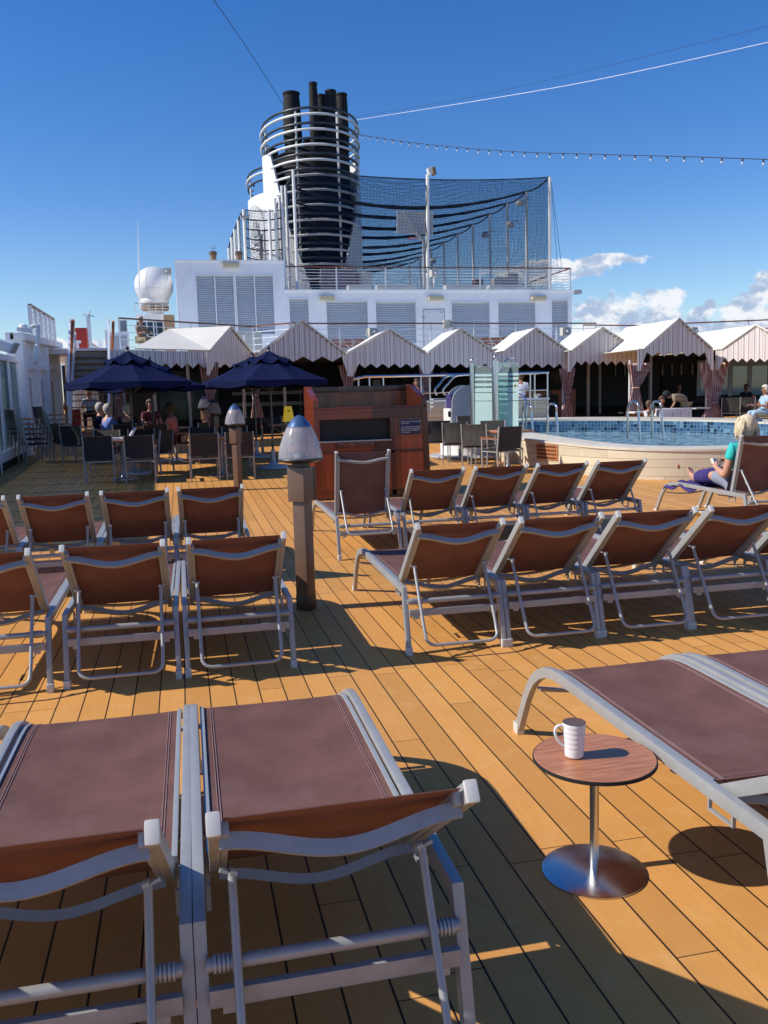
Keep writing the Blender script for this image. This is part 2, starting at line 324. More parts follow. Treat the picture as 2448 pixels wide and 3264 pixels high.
def mirror_glass():
    m, ex, b, o = newmat('dark_reflecting_glass'); b.inputs['Base Color'].default_value = (.01, .012, .015, 1); b.inputs['Roughness'].default_value = .04; b.inputs['Specular IOR Level'].default_value = 1.4; return m
MAT['mirror'] = mirror_glass()
def rattan():
    m, ex, b, o = newmat('dark_woven_rattan'); tc = ex.n('ShaderNodeTexCoord').outputs['Object']; x, y, z = ex.xyz(tc)[0:3]
    f = ex.m('SINE', ex.m('MULTIPLY', ex.m('ADD', x, ex.m('MULTIPLY', y, .3)), 260)); g = ex.m('SINE', ex.m('MULTIPLY', ex.m('ADD', z, y), 520))
    c = ex.mix(ex.ramp(f, -.6, .6), (.012, .010, .009), (.045, .038, .032)); ex.put(b.inputs['Base Color'], c); b.inputs['Roughness'].default_value = .5
    bump(ex, b, ex.m('ADD', f, g), .6, .004); return m
MAT['rattan'] = rattan()
def net_mat(name, P=.07, wd=.20, dens=.28):
    m = bpy.data.materials.new(name); m.use_nodes = True; n = m.node_tree; n.nodes.clear(); ex = E(n)
    tc = ex.n('ShaderNodeTexCoord').outputs['UV']; x, y, z = ex.xyz(tc)[0:3]
    wob = ex.m('MULTIPLY', ex.noise(tc, .5, 1), .25)
    l = ex.m('MAXIMUM', ex.m('LESS_THAN', ex.m('FRACT', ex.m('DIVIDE', ex.m('ADD', x, wob), P)), wd), ex.m('LESS_THAN', ex.m('FRACT', ex.m('DIVIDE', ex.m('ADD', y, wob), P)), wd))
    t = ex.n('ShaderNodeBsdfTransparent'); p = ex.n('ShaderNodeBsdfDiffuse'); p.inputs[0].default_value = (.006, .014, .035, 1)
    mx = ex.n('ShaderNodeMixShader'); ex.put(mx.inputs[0], l); n.links.new(t.outputs[0], mx.inputs[1]); n.links.new(p.outputs[0], mx.inputs[2])
    o = ex.n('ShaderNodeOutputMaterial'); n.links.new(mx.outputs[0], o.inputs[0]); return m
MAT['net'] = net_mat('sports_net')

# ---------------------------------------------------------------- mesh helpers
OFF = {}
class MB:
    def __init__(s): s.v = []; s.f = []; s.uv = []
    def add(s, vs, fs):
        k = len(s.v); s.v += [Vector(p) for p in vs]; s.f += [tuple(i+k for i in f) for f in fs]; return s
    def box(s, c, d, rot=None):
        c = Vector(c); h = Vector(d)/2; P = []
        for z in (-1, 1):
            for y in (-1, 1):
                for x in (-1, 1):
                    q = Vector((x*h.x, y*h.y, z*h.z)); P.append(c+(rot @ q if rot else q))
        return s.add(P, [(0,2,3,1), (4,5,7,6), (0,1,5,4), (2,6,7,3), (0,4,6,2), (1,3,7,5)])
    def bar(s, p, q, w, h, up=(0,0,1)):
        p = Vector(p); q = Vector(q); d = (q-p).normalized(); u = Vector(up)
        if abs(d.dot(u)) > .98: u = Vector((0,1,0))
        a = d.cross(u).normalized(); b = a.cross(d).normalized()
        P = [o+a*x*w/2+b*y*h/2 for o in (p, q) for x, y in ((-1,-1),(1,-1),(1,1),(-1,1))]
        return s.add(P, [(3,2,1,0), (4,5,6,7), (0,1,5,4), (1,2,6,5), (2,3,7,6), (3,0,4,7)])
    def path(s, pts, w, h, side):
        """rectangular section swept along pts; width w lies along `side`, mitred corners"""
        pts = [Vector(p) for p in pts]; sv = Vector(side).normalized(); n = len(pts); P = []; F = []
        for i, p in enumerate(pts):
            a = (p-pts[i-1]).normalized() if i else None; b = (pts[i+1]-p).normalized() if i < n-1 else None
            if a is None: a = b
            if b is None: b = a
            na = sv.cross(a).normalized(); nb = sv.cross(b).normalized(); m = (na+nb).normalized(); k = 1/max(.4, m.dot(na))
            for x, y in ((-1,-1),(1,-1),(1,1),(-1,1)): P.append(p+sv*x*w/2+m*y*h/2*k)
        for i in range(n-1):
            for j in range(4): F.append((i*4+j, i*4+(j+1)%4, i*4+4+(j+1)%4, i*4+4+j))
        F += [(3,2,1,0), tuple((n-1)*4+j for j in range(4))]
        return s.add(P, F)
    def tube(s, pts, r, seg=8, closed=False, cap=True):
        pts = [Vector(p) for p in pts]; n = len(pts); rs = r if isinstance(r, (list, tuple)) else [r]*n; P = []; F = []; ref = None
        for i, p in enumerate(pts):
            if closed: t = (pts[(i+1) % n]-pts[i-1]).normalized()
            else: t = (pts[min(i+1, n-1)]-pts[max(i-1, 0)]).normalized()
            if ref is None: ref = Vector((0,0,1)) if abs(t.z) < .9 else Vector((1,0,0))
            a = t.cross(ref).normalized(); b = a.cross(t).normalized(); ref = b
            for j in range(seg):
                th = 2*math.pi*j/seg; P.append(p+(a*math.cos(th)+b*math.sin(th))*rs[i])
        for i in range(n if closed else n-1):
            k = (i+1) % n
            for j in range(seg): F.append((i*seg+j, i*seg+(j+1) % seg, k*seg+(j+1) % seg, k*seg+j))
        if cap and not closed: F += [tuple(range(seg))[::-1], tuple((n-1)*seg+j for j in range(seg))]
        return s.add(P, F)
    def cyl(s, p, q, r, seg=12): return s.tube([p, q], r, seg)
    def lathe(s, prof, c=(0,0,0), seg=24, sx=1, sy=1):
        c = Vector(c); P = []; F = []; n = len(prof)
        for r, z in prof:
            for j in range(seg):
                th = 2*math.pi*j/seg; P.append(c+Vector((r*math.cos(th)*sx, r*math.sin(th)*sy, z)))
        for i in range(n-1):
            for j in range(seg): F.append((i*seg+j, i*seg+(j+1) % seg, (i+1)*seg+(j+1) % seg, (i+1)*seg+j))
        if prof[0][0] > 1e-4: F.append(tuple(range(seg))[::-1])
        if prof[-1][0] > 1e-4: F.append(tuple((n-1)*seg+j for j in range(seg)))
        return s.add(P, F)
    def prism(s, poly, vec):
        poly = [Vector(p) for p in poly]; vec = Vector(vec); n = len(poly)
        return s.add(poly+[p+vec for p in poly], [tuple(range(n))[::-1], tuple(range(n, 2*n))]+[(i, (i+1) % n, n+(i+1) % n, n+i) for i in range(n)])
    def sheet(s, grid, uvs=None):
        k = len(s.v); n = len(grid); m = len(grid[0])
        s.v += [Vector(p) for row in grid for p in row]
        s.f += [(k+i*m+j, k+i*m+j+1, k+(i+1)*m+j+1, k+(i+1)*m+j) for i in range(n-1) for j in range(m-1)]; return s
    def ball(s, c, r, sc=(1,1,1), seg=16, rot=None):
        c = Vector(c); P = []; F = []; n = seg//2
        for i in range(1, n):
            ph = math.pi*i/n
            for j in range(seg):
                th = 2*math.pi*j/seg; q = Vector((math.sin(ph)*math.cos(th)*sc[0], math.sin(ph)*math.sin(th)*sc[1], math.cos(ph)*sc[2]))*r
                P.append(c+(rot @ q if rot else q))
        t = Vector((0,0,sc[2]*r)); P += [c+(rot @ t if rot else t), c-(rot @ t if rot else t)]
        for i in range(n-2):
            for j in range(seg): F.append((i*seg+j, (i+1)*seg+j, (i+1)*seg+(j+1) % seg, i*seg+(j+1) % seg))
        a = len(P)-2; F += [(a, j, (j+1) % seg) for j in range(seg)]; F += [(a+1, (n-2)*seg+(j+1) % seg, (n-2)*seg+j) for j in range(seg)]
        return s.add(P, F)
    def build(s, name, mat, parent=None, smooth=30, bevel=0, thick=0, subdiv=0, uv=None, loc=None):
        me = bpy.data.meshes.new(name); off = OFF.get(parent, Vector((0,0,0))) if parent else (Vector(loc) if loc else Vector((0,0,0)))
        me.from_pydata([tuple(p-off) for p in s.v], [], s.f)
        bm = bmesh.new(); bm.from_mesh(me)
        bmesh.ops.recalc_face_normals(bm, faces=bm.faces)
        if thick:
            bmesh.ops.solidify(bm, geom=bm.faces[:], thickness=thick)
        if bevel:
            ed = [g for g in bm.edges if len(g.link_faces) == 2 and g.calc_face_angle(0) > R(35)]
            if ed: bmesh.ops.bevel(bm, geom=ed, offset=bevel, segments=2, profile=.7, affect='EDGES', clamp_overlap=True)
        bm.to_mesh(me); bm.free()
        if uv:
            L = me.uv_layers.new(name='UVMap')
            for lp in me.loops: L.data[lp.index].uv = uv(me.vertices[lp.vertex_index].co+off)
        me.materials.append(MAT[mat])
        if smooth: me.shade_smooth(); me.set_sharp_from_angle(angle=R(smooth))
        o = bpy.data.objects.new(name, me); COL.objects.link(o); o.location = Vector(loc) if (loc and not parent) else (0,0,0)
        if parent: o.parent = parent; OFF[o] = off
        elif loc: OFF[o] = Vector(loc)
        return o
def tag(o, label=None, cat=None, group=None, kind=None):
    if label: o['label'] = label
    if cat: o['category'] = cat
    if group: o['group'] = group
    if kind: o['kind'] = kind
    return o
def empty(name, loc, label=None, cat=None, group=None, rz=0):
    o = bpy.data.objects.new(name, None); COL.objects.link(o); o.location = loc; o.rotation_euler = (0, 0, rz); o.empty_display_size = .1
    OFF[o] = Vector(loc) if rz == 0 else Vector((0,0,0)); return tag(o, label, cat, group)
def copy_tree(o, parent=None):
    c = o.copy(); COL.objects.link(c)
    if parent: c.parent = parent
    for ch in o.children: copy_tree(ch, c)
    return c
def place(proto, used, loc, rz, label, group=None):
    o = proto if not used else copy_tree(proto)
    o.location = loc; o.rotation_euler = (0, 0, rz); tag(o, label, group=group); return o
def text_mesh(name, body, size, mat, parent, center, xdir, updir, lift=.004, align='CENTER', spacing=1.0, thick=.001):
    cu = bpy.data.curves.new(name, 'FONT'); cu.body = body; cu.size = size; cu.align_x = align; cu.align_y = 'CENTER'; cu.extrude = thick; cu.space_line = spacing
    t = bpy.data.objects.new(name, cu); COL.objects.link(t)
    me = bpy.data.meshes.new_from_object(t.evaluated_get(bpy.context.evaluated_depsgraph_get())); bpy.data.objects.remove(t); bpy.data.curves.remove(cu)
    X = Vector(xdir).normalized(); U = Vector(updir).normalized(); N = X.cross(U).normalized(); off = OFF.get(parent, Vector((0,0,0))) if parent else Vector((0,0,0))
    for v in me.vertices: v.co = Vector(center)+X*v.co.x+U*v.co.y+N*(v.co.z+lift)-off
    me.materials.clear(); me.materials.append(MAT[mat]); me.name = name
    o = bpy.data.objects.new(name, me); COL.objects.link(o)
    if parent: o.parent = parent; OFF[o] = off
    return o
def catmull(pts, k=6, closed=True):
    pts = [Vector(p) for p in pts]; n = len(pts); out = []
    rng = range(n) if closed else range(n-1)
    for i in rng:
        g = lambda j: pts[j % n] if closed else pts[max(0, min(n-1, j))]
        p0, p1, p2, p3 = g(i-1), g(i), g(i+1), g(i+2)
        for a in range(k):
            t = a/k; out.append(.5*((2*p1)+(p2-p0)*t+(2*p0-5*p1+4*p2-p3)*t*t+(3*p1-p0-3*p2+p3)*t**3))
    if not closed: out.append(pts[-1])
    return out

# ================================================================ THE SETTING
Yv = [-8, -3, 0, 2, 4]+[4+.75*i for i in range(1, 62)]
b = MB(); b.sheet([[(x, y, dz(y)) for x in (-4.75, -2, 0, 4, 9, 15, 22, 30, 36)] for y in Yv])
tag(b.build('deck_floor', 'deck', thick=0), kind='structure')
b = MB(); b.box((13, 20, -8.2), (40, 110, 15.9)); tag(b.build('ship_hull', 'white', smooth=0), kind='structure')
b = MB(); b.sheet([[(x*300, y*300, -16.5) for x in range(-60, 61, 12)] for y in range(-60, 61, 12)])
tag(b.build('sea', 'sea'), kind='structure')

# ================================================================ SUN LOUNGERS
LW = .315                                                      # half distance between the side rails
def lounger_proto(th, label, cap_nicks=True):
    t = R(th); root = empty('sun_lounger', (0,0,0), label, 'sun lounger')
    prof = [(0, 0), (.10, .385), (1.44, .408)]
    cx, cz, rr = 1.52, .270, .140
    for k in range(1, 8):
        a = R(90-k*9.5); prof.append((1.45+.17*math.cos(a)*1.25+.03, .24+.168*math.sin(a)))
    prof.append((1.80, .17)); prof.append((1.95, 0))
    prof = [(0,0), (.10,.385), (1.42,.408), (1.52,.404), (1.60,.388), (1.67,.358), (1.73,.315), (1.775,.265), (1.82,.20), (1.93, 0)]
    for s in (-1, 1):
        b = MB(); b.path([(s*LW, y, z+.012) for y, z in prof], .030, .046, (1,0,0)); b.build('side_rail', 'alu', root, bevel=.004)
        for y in (0.0, 1.93):
            b = MB(); b.box((s*LW, y+(.002 if y < 1 else -.002), .026), (.038, .056, .052)); b.build('foot_cap', 'cap', root, bevel=.006)
        b = MB(); tr = [(s*(LW-.0315), y, z+.010) for y, z in ((.42,.392), (1.42,.409), (1.52,.405), (1.60,.389), (1.67,.359), (1.72,.325))]
        b.path(tr, .016, .022, (1,0,0)); b.build('sling_track', 'track', root, bevel=.003)
    # seat sling
    def zr(y):
        P = [(.36,.392), (1.42,.409), (1.52,.405), (1.60,.389), (1.67,.359), (1.71,.330)]
        for (a, za), (c, zc) in zip(P, P[1:]):
            if y <= c: return za+(zc-za)*(y-a)/(c-a)
        return P[-1][1]
    ys = [.42+.0935*i for i in range(12)]+[1.50, 1.55, 1.60, 1.64, 1.68, 1.705]; xs = [-.276+.552*i/12 for i in range(13)]
    grid = [[(x, y, zr(y)+.014-.014*(1-(x/.276)**2)*math.sin(math.pi*min(1, (y-.3)/1.4))) for x in xs] for y in ys]
    b = MB().sheet(grid); b.build('seat_sling', 'sling', root, thick=.0025)
    b = MB()
    for s in (-1, 1):
        for o in (.244, .252): b.path([(s*o, y, zr(y)+.0165-.014*(1-(o/.276)**2)*math.sin(math.pi*min(1, (y-.3)/1.4))) for y in ys], .0016, .0012, (1,0,0))
    b.path([(x, .437, zr(.43)+.0165-.014*(1-(x/.276)**2)*.28) for x in xs], .0016, .0012, (0,1,0))
    b.build('stitching', 'seam', root, smooth=0)
    # cross members
    b = MB(); b.cyl((-LW+.01, .045, .332), (LW-.01, .045, .332), .0165, 16); b.build('cross_tube', 'alu', root)
    for s in (-1, 1):
        b = MB()
        for k in range(6): b.cyl((s*(.232+.010*k), .045, .332), (s*(.232+.010*k+.006), .045, .332), .0215, 16)
        b.build('ribbed_grip', 'track', root)
    b = MB(); b.bar((-LW+.014, .028, .262), (LW-.014, .028, .262), .022, .044); b.build('cross_bar', 'alu', root, bevel=.003)
    for y, z in ((.62, .36), (1.72, .285)):
        b = MB(); b.path([(x, y, z-.03*(1-(x/.30)**2)) for x in [-.30+.06*i for i in range(11)]], .028, .014, (0,1,0)); b.build('cross_bar', 'alu', root)
    for s in (-1, 1):
        b = MB(); b.box((s*.255, .028, .232), (.034, .020, .018)); b.build('buffer_block', 'track', root, smooth=0)
        b = MB(); b.path([(s*.292, .30, .385), (s*.292, .30, .318), (s*.292, .42, .318), (s*.292, .42, .385)], .012, .008, (1,0,0)); b.build('hinge_bracket', 'alu', root, smooth=0)
    # back rest
    c, sn = math.cos(t), math.sin(t); py, pz = .40, .378
    def B(x, s, n=0): return Vector((x, py-s*c-n*sn*-1*-1, pz+s*sn-n*c*-1)) if False else Vector((x, py-s*c+n*sn, pz+s*sn+n*c))
    L = .69; hw = .272
    for s in (-1, 1):
        b = MB(); b.path([B(s*hw, q, .0) for q in (-.03, L)], .026, .046, (1,0,0)); b.build('back_rail', 'alu', root, bevel=.005)
        b = MB(); b.path([B(s*hw, q, .0) for q in (L, L+.016)], .030, .050, (1,0,0)); b.build('end_cap', 'cap', root, bevel=.007)
        b = MB(); b.path([B(s*(hw-.022), q, -.004) for q in (.03, L-.03)], .018, .03, (1,0,0)); b.build('sling_track', 'track', root, bevel=.003)
    xs2 = [-.252+.504*i/12 for i in range(13)]; ss = [.02+(L-.022)*i/9 for i in range(10)]
    grid = [[B(x, q, .012-.012*(1-(x/.252)**2)*math.sin(math.pi*q/L)) for x in xs2] for q in ss]
    b = MB().sheet(grid); b.build('back_sling', 'sling', root, thick=.0025)
    xx = [-.262+.524*i/20 for i in range(21)]
    def sag(x, d): return -d*.5*(1+math.cos(math.pi*x/.262))
    b = MB(); b.path([B(x, L-.068+sag(x, .022), -.024+sag(x, .040)) for x in xx], .022, .034, B(0, 1)-B(0, 0)); b.build('back_bow', 'alu', root)
    b = MB(); b.path([B(x, .055+sag(x, .030), -.028+sag(x, .040)) for x in xx], .020, .026, B(0, 1)-B(0, 0)); b.build('back_bow', 'alu', root)
    # support bracket: a bent tube hinged on the back rails
    P = B(0, .30, -.055); T = Vector((0, .045-.031, .332)); d = (T-P).normalized(); Lb = .52
    bx = .234; q = []
    q.append(Vector((-bx, 0, 0))+P)
    for k in (.3, .75): q.append(Vector((-bx, 0, 0))+P+d*Lb*k)
    for k in range(1, 6):
        a = R(k*18); q.append(Vector((-bx+.06*(1-math.cos(a)), 0, 0))+P+d*(Lb-.06+.06*math.sin(a)))
    q2 = [Vector((-v.x, v.y, v.z)) for v in q][::-1]
    b = MB(); b.tube(q+q2, .0105, 10)
    b.build('support_bracket', 'alu', root, smooth=60)
    nrm = Vector((0, -d.z, d.y)); nrm = nrm if nrm.y > 0 else -nrm
    for s in (-1, 1):
        b = MB(); a = Vector((s*bx, 0, 0))+P; b.path([a+d*Lb*.22+nrm*.010, a+d*Lb*.86+nrm*.010], .004, .012, (1,0,0))
        for k in (.26, .44, .62, .78):
            a = Vector((s*bx, 0, 0))+P+d*Lb*k; b.prism([a+nrm*.004-Vector((.002,0,0)), a+nrm*.026+d*.006-Vector((.002,0,0)), a+nrm*.022+d*.030-Vector((.002,0,0)), a+nrm*.004+d*.034-Vector((.002,0,0))], (.004,0,0))
        b.build('notch_plate', 'alu', root, smooth=0)
    for s in (-1, 1):
        b = MB(); b.cyl(P+Vector((s*bx, 0, .0)), P+Vector((s*(hw-.010), 0, .012)), .006, 8); b.cyl(P+Vector((s*(bx-.012), 0, 0)), P+Vector((s*(bx+.004), 0, .006)), .012, 10)
        b.build('pivot_bolt', 'track', root)
    return root
GA = 'sun loungers set out in rows on the deck'
def put(proto, spec):
    for i, (x, y, lab) in enumerate(spec): place(proto, i > 0, (x, y, dz(y)), R(rnd.uniform(-.9, .9)), lab, GA)
put(lounger_proto(35, ''), [
 (.290, 1.88, 'nearest plum sun lounger, right one of the front pair, its whole back frame in view'),
 (-.372, 1.885, 'plum sun lounger at the bottom left corner, cut by the left edge'),
 (-1.045, 1.86, 'nearest-row lounger almost outside the left edge, only a strip of rail showing')])
put(lounger_proto(41, ''), [
 (-.412, 5.20, 'plum lounger in the middle of the middle left row, two from the near lamp post'),
 (.272, 5.20, 'plum lounger just left of the near brown lamp post, right end of its row'),
 (-1.13, 5.17, 'plum lounger of the middle left row, cut by the left edge'),
 (1.635, 5.22, 'plum lounger right of the near lamp post, left end of the middle right row'),
 (2.300, 5.22, 'second lounger of the middle right row, directly behind the coffee mug in the photo'),
 (2.965, 5.22, 'third lounger of the middle right row, in front of the small yellow bottle'),
 (3.625, 5.22, 'fourth lounger of the middle right row, its back below the seated woman'),
 (4.285, 5.22, 'fifth lounger of the middle right row, cut by the right edge')])
put(lounger_proto(44, ''), [
 (.215, 7.86, 'plum lounger of the far left row, nearest the lamp posts and standing a little apart'),
 (-.425, 7.86, 'far left row lounger, second from the lamp posts, in front of the outer dining chairs'),
 (-1.085, 7.86, 'far left row lounger, third from the lamp posts, with the shaded deck behind'),
 (-1.745, 7.86, 'far left row lounger, fourth from the lamp posts, cut by the left edge'),
 (2.47, 8.52, 'reclined lounger directly right of the upright one by the wooden towel locker'),
 (3.14, 8.52, 'reclined lounger in front of the nearest poolside chair, third in the far right row'),
 (3.81, 8.52, 'reclined lounger in front of the pool grille, second from its row\'s right end'),
 (4.48, 8.52, 'reclined lounger at the right end of the far right row, open deck beside it')])
put(lounger_proto(77, ''), [
 (1.775, 8.50, 'lounger with its back raised nearly upright in front of the wooden towel locker'),
 (6.37, 8.47, 'upright lounger by the pool on which the blond woman is sitting'),
 (7.06, 8.47, 'upright lounger at the right edge, just beyond the blond woman')])
put(lounger_proto(29, ''), [
 (1.838, 1.90, 'dark plum lounger right of the round side table, its curved rail in view'),
 (2.500, 1.90, 'dark plum lounger at the right edge, beyond the one next to the side table')])

# ================================================================ SIDE TABLE AND MUG
tc = Vector((1.285, 2.59, 0)); root = empty('side_table', tc, 'small round wood-topped side table on a polished steel stem, carrying the white mug', 'side table')
b = MB(); b.lathe([(.0, .396), (.198, .396), (.203, .400), (.203, .407), (.199, .4105), (0, .4105)], tc, 64); b.build('tabletop', 'laminate', root)
b = MB(); b.lathe([(.2032, .3965), (.2046, .398), (.2046, .4075), (.2032, .409)], tc, 64); b.build('table_edge', 'black', root)
b = MB(); b.lathe([(.0, .38), (.07, .38), (.07, .395), (0, .395)], tc, 24); b.lathe([(.0155, .006), (.0155, .385)], tc, 24); b.build('stem', 'steel', root)
b = MB(); b.lathe([(0, .0), (.172, .0), (.175, .002), (.175, .005), (.168, .008), (.022, .012), (0, .012)], tc, 64); b.build('base_plate', 'steel', root)
mc = at(1830, 2412, ray(1830, 2412).y*((.4105-EYE)/ray(1830, 2412).z)); mc.z = .411
root = empty('mug', mc, 'tall white ribbed coffee mug standing on the round side table', 'mug')
b = MB(); pr = [(0, 0), (.024, 0), (.027, .003)]
for k in range(1, 40):
    h = .003+.115*k/40; pr.append((.0305+.0075*(h/.118)+(.00045*math.sin(k*1.05) if h > .025 else 0), h))
pr += [(.0382, .120), (.0372, .121), (.0358, .118), (.030, .030), (0, .028)]
b.lathe(pr, mc, 40); b.build('cup', 'whiteclean', root, smooth=70)
b = MB(); b.lathe([(.0380, .1196), (.0386, .1205), (.0380, .1216), (.0371, .1214)], mc, 40); b.build('rim_line', 'brown', root)
hd = Vector((-1, .15, 0)).normalized(); q = [mc+hd*(.034+x)+Vector((0,0,z)) for x, z in ((-.004,.104), (.010,.112), (.026,.106), (.031,.088), (.024,.066), (.012,.048), (-.004,.036))]
b = MB(); b.tube(catmull(q, 5, False), .0048, 10); b.build('handle', 'whiteclean', root, smooth=70)

# ================================================================ LAMP POSTS
def lamp_proto(zoff):
    root = empty('lamp_post', (0,0,0), '', 'lamp post')
    h = zoff
    b = MB(); b.box((0, 0, .42+h/2), (.108, .108, .84+h)); b.build('post', 'brown', root, bevel=.006)
    b = MB(); b.box((0, 0, .06), (.112, .112, .12)); b.build('foot_sleeve', 'browndark', root, bevel=.004)
    b = MB(); b.box((-.012, .0, .975+h), (.135, .150, .26)); b.build('control_box', 'brown', root, bevel=.006)
    b = MB(); b.box((.066, -.012, .975+h), (.03, .130, .255)); b.box((0,0,1.12+h), (.10, .10, .05)); b.build('lamp_neck', 'browndark', root, bevel=.004)
    b = MB(); b.lathe([(0, 1.135+h), (.12, 1.14+h), (.168, 1.158+h), (.174, 1.166+h), (.168, 1.174+h), (.12, 1.176+h), (0, 1.178+h)], seg=40); b.build('lamp_dish', 'gumetal', root)
    b = MB(); DR = lambda t: .168*(1-t**1.55)**.62; P = [(DR(k/16*.76), 1.172+h+.325*k/16*.76) for k in range(17)]
    b.lathe(P, seg=40); r0, z0 = P[-1]
    b.build('lamp_shade', 'dome', root, smooth=70, thick=.003)
    b = MB(); P2 = [(DR(.74)+.003, 1.172+h+.325*.74)]+[(DR(t)+.002, 1.172+h+.326*t) for t in (.76, .80, .84, .88, .92, .95, .975, .99)]+[(0.0, 1.172+h+.327)]
    b.lathe(P2, seg=40); b.build('dome_cap', 'bluecap', root, smooth=70)
    b = MB(); b.lathe([(.0, 1.178+h), (.05, 1.178+h), (.05, 1.205+h), (0, 1.205+h)], seg=24); b.build('lamp_socket', 'whiteclean', root)
    b = MB(); b.lathe([(.0, 1.205+h), (.028, 1.205+h), (.03, 1.30+h), (0, 1.33+h)], seg=20); b.build('lamp_bulb', 'bulb', root)
    return root
lp = lamp_proto(0)
GL = 'brown deck lamp posts with clear domes'
place(lp, False, (.865, 6.64, .008), R(47), 'nearest brown lamp post with a clear dome, standing between the lounger rows', GL)
place(lp, True, (at(757, 1500, 14.9).x, 14.9, dz(14.9)-.06), R(44), 'second brown lamp post, behind the far left lounger row and left of the towel locker', GL)
place(lp, True, (at(681, 1300, 20.5).x, 20.5, at(681, 1318, 20.5).z-1.172), R(42), 'small distant lamp post with blue-capped dome, right one of the pair by the curtain', GL)
place(lp, True, (at(651, 1300, 25.2).x, 25.2, at(651, 1300, 25.2).z-1.172), R(44), 'farthest lamp post, its dome in front of the striped curtain of the left cabana', GL)

# ================================================================ TOWEL LOCKER
Y0 = 13.08; fz = dz(Y0)
root = empty('towel_locker', (2.8, Y0, fz), 'large varnished mahogany towel return locker with a dark opening and raised back, behind the loungers', 'towel locker')
x0, x1 = 1.90, 3.72; D = 1.0
fx0, fx1 = at(998, 1304, Y0).x, at(1361, 1302, Y0).x
zt = at(1100, 1304, Y0).z
def fr(u, z): # x on the flared front
    k = (z-fz)/(zt-fz); return (x0+(fx0-x0)*k)*(1-u)+(x1+(fx1-x1)*k)*u
oz1, oz0 = at(1100, 1337, Y0).z, at(1100, 1409, Y0).z; ou0 = (at(1015, 1370, Y0).x-fx0)/(fx1-fx0); ou1 = (at(1245, 1370, Y0).x-fx0)/(fx1-fx0)
def fpanel(b, u0, u1, z0, z1, y=Y0, d=.04):
    b.prism([(fr(u0, z0), y, z0), (fr(u1, z0), y, z0), (fr(u1, z1), y, z1), (fr(u0, z1), y, z1)], (0, d, 0))
b = MB(); fpanel(b, 0, 1, fz+.04, oz0-.16); fpanel(b, ou1, 1, oz0-.16, oz1); b.build('front_panel', 'mahog', root, smooth=0, bevel=.004)
b = MB(); fpanel(b, 0, ou0, oz0-.16, oz1, Y0, .04); fpanel(b, 0, 1, oz1, zt, Y0, .04); fpanel(b, ou0, ou1, oz0-.16, oz0, Y0, .04)
fpanel(b, 0, .05, fz+.02, zt, Y0-.018, .02); fpanel(b, .95, 1, fz+.02, zt, Y0-.018, .02); fpanel(b, .05, .95, zt-.06, zt, Y0-.018, .02); fpanel(b, .05, .95, oz0-.19, oz0-.15, Y0-.018, .02); fpanel(b, ou1-.01, ou1+.03, fz+.03, oz1+.04, Y0-.018, .02); fpanel(b, .05, .95, fz+.02, fz+.12, Y0-.018, .02)
b.build('front_frame', 'mahogplain', root, smooth=0, bevel=.005)
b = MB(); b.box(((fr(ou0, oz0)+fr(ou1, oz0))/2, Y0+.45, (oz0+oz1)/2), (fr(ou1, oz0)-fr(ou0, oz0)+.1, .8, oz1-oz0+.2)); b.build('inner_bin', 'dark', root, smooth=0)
b = MB(); b.box(((fr(ou0, oz0)+fr(ou1, oz0))/2, Y0-.012, oz0+.01), (fr(ou1, oz0)-fr(ou0, oz0), .03, .02)); b.build('opening_sill', 'track', root, bevel=.003)
for u in (0, 1):
    d = .05 if u == 0 else -.05
    b = MB(); b.prism([(fr(u, fz+.03), Y0+.04, fz+.03), (fr(u, zt), Y0+.04, zt), (fr(u, zt), Y0+D, zt), (fr(u, fz+.03), Y0+D, fz+.03)], (d, 0, 0)); b.build('side_panel', 'mahogplain', root, smooth=0, bevel=.004)
b = MB(); b.box(((fx0+fx1)/2, Y0+.48, zt+.012), (fx1-fx0, 1.0, .024)); b.build('top_board', 'mahogplain', root, bevel=.006)
zb = at(1100, 1233, Y0+D).z
prof = [(Y0+.0, zt+.02), (Y0+.0, zt+.13), (Y0+.05, zt+.17), (Y0+.17, zt+.16), (Y0+.30, zt+.22), (Y0+.62, zb-.03), (Y0+.68, zb+.01), (Y0+D, zb+.01), (Y0+D, zt+.02)]
for s, xx_ in ((0, fx0), (1, fx1-.09)):
    b = MB(); b.prism([(xx_, y, z) for y, z in prof], (.09, 0, 0)); b.build('shelf_cheek', 'mahogplain', root, smooth=0, bevel=.012)
b = MB(); b.box(((fx0+fx1)/2, Y0+D-.03, (zt+zb)/2-.01), (fx1-fx0-.18, .05, zb-zt-.06)); b.build('shelf_back', 'mahog', root, smooth=0)
b = MB(); b.box(((fx0+fx1)/2, Y0+D-.05, zb-.04), (fx1-fx0-.18, .08, .09)); b.build('shelf_top_rail', 'mahogplain', root, bevel=.01)
p = at(1135, 1242, Y0+D-.1); b = MB(); b.box((p.x, Y0+D-.1, zb-.04), (.55, .02, .085)); b.build('blank_plaque', 'brown', root, bevel=.004)
pl = at(1134, 1421, Y0); b = MB(); b.box((pl.x, Y0-.026, pl.z), (.56, .016, .105)); pq = b.build('name_plaque', 'mahogplain', root, bevel=.004)
text_mesh('lettering', 'USED  TOWELS', .095, 'black', pq, (pl.x, Y0-.035, pl.z), (1,0,0), (0,0,1), .001)
sg = at(1306, 1360, Y0); b = MB(); b.box((sg.x, Y0-.014, sg.z), (.36, .02, .26)); b.build('sign_frame', 'brown', root, bevel=.003)
b = MB(); b.box((sg.x, Y0-.026, sg.z), (.32, .008, .22)); pq = b.build('notice_sign', 'navysign', root, bevel=.001)
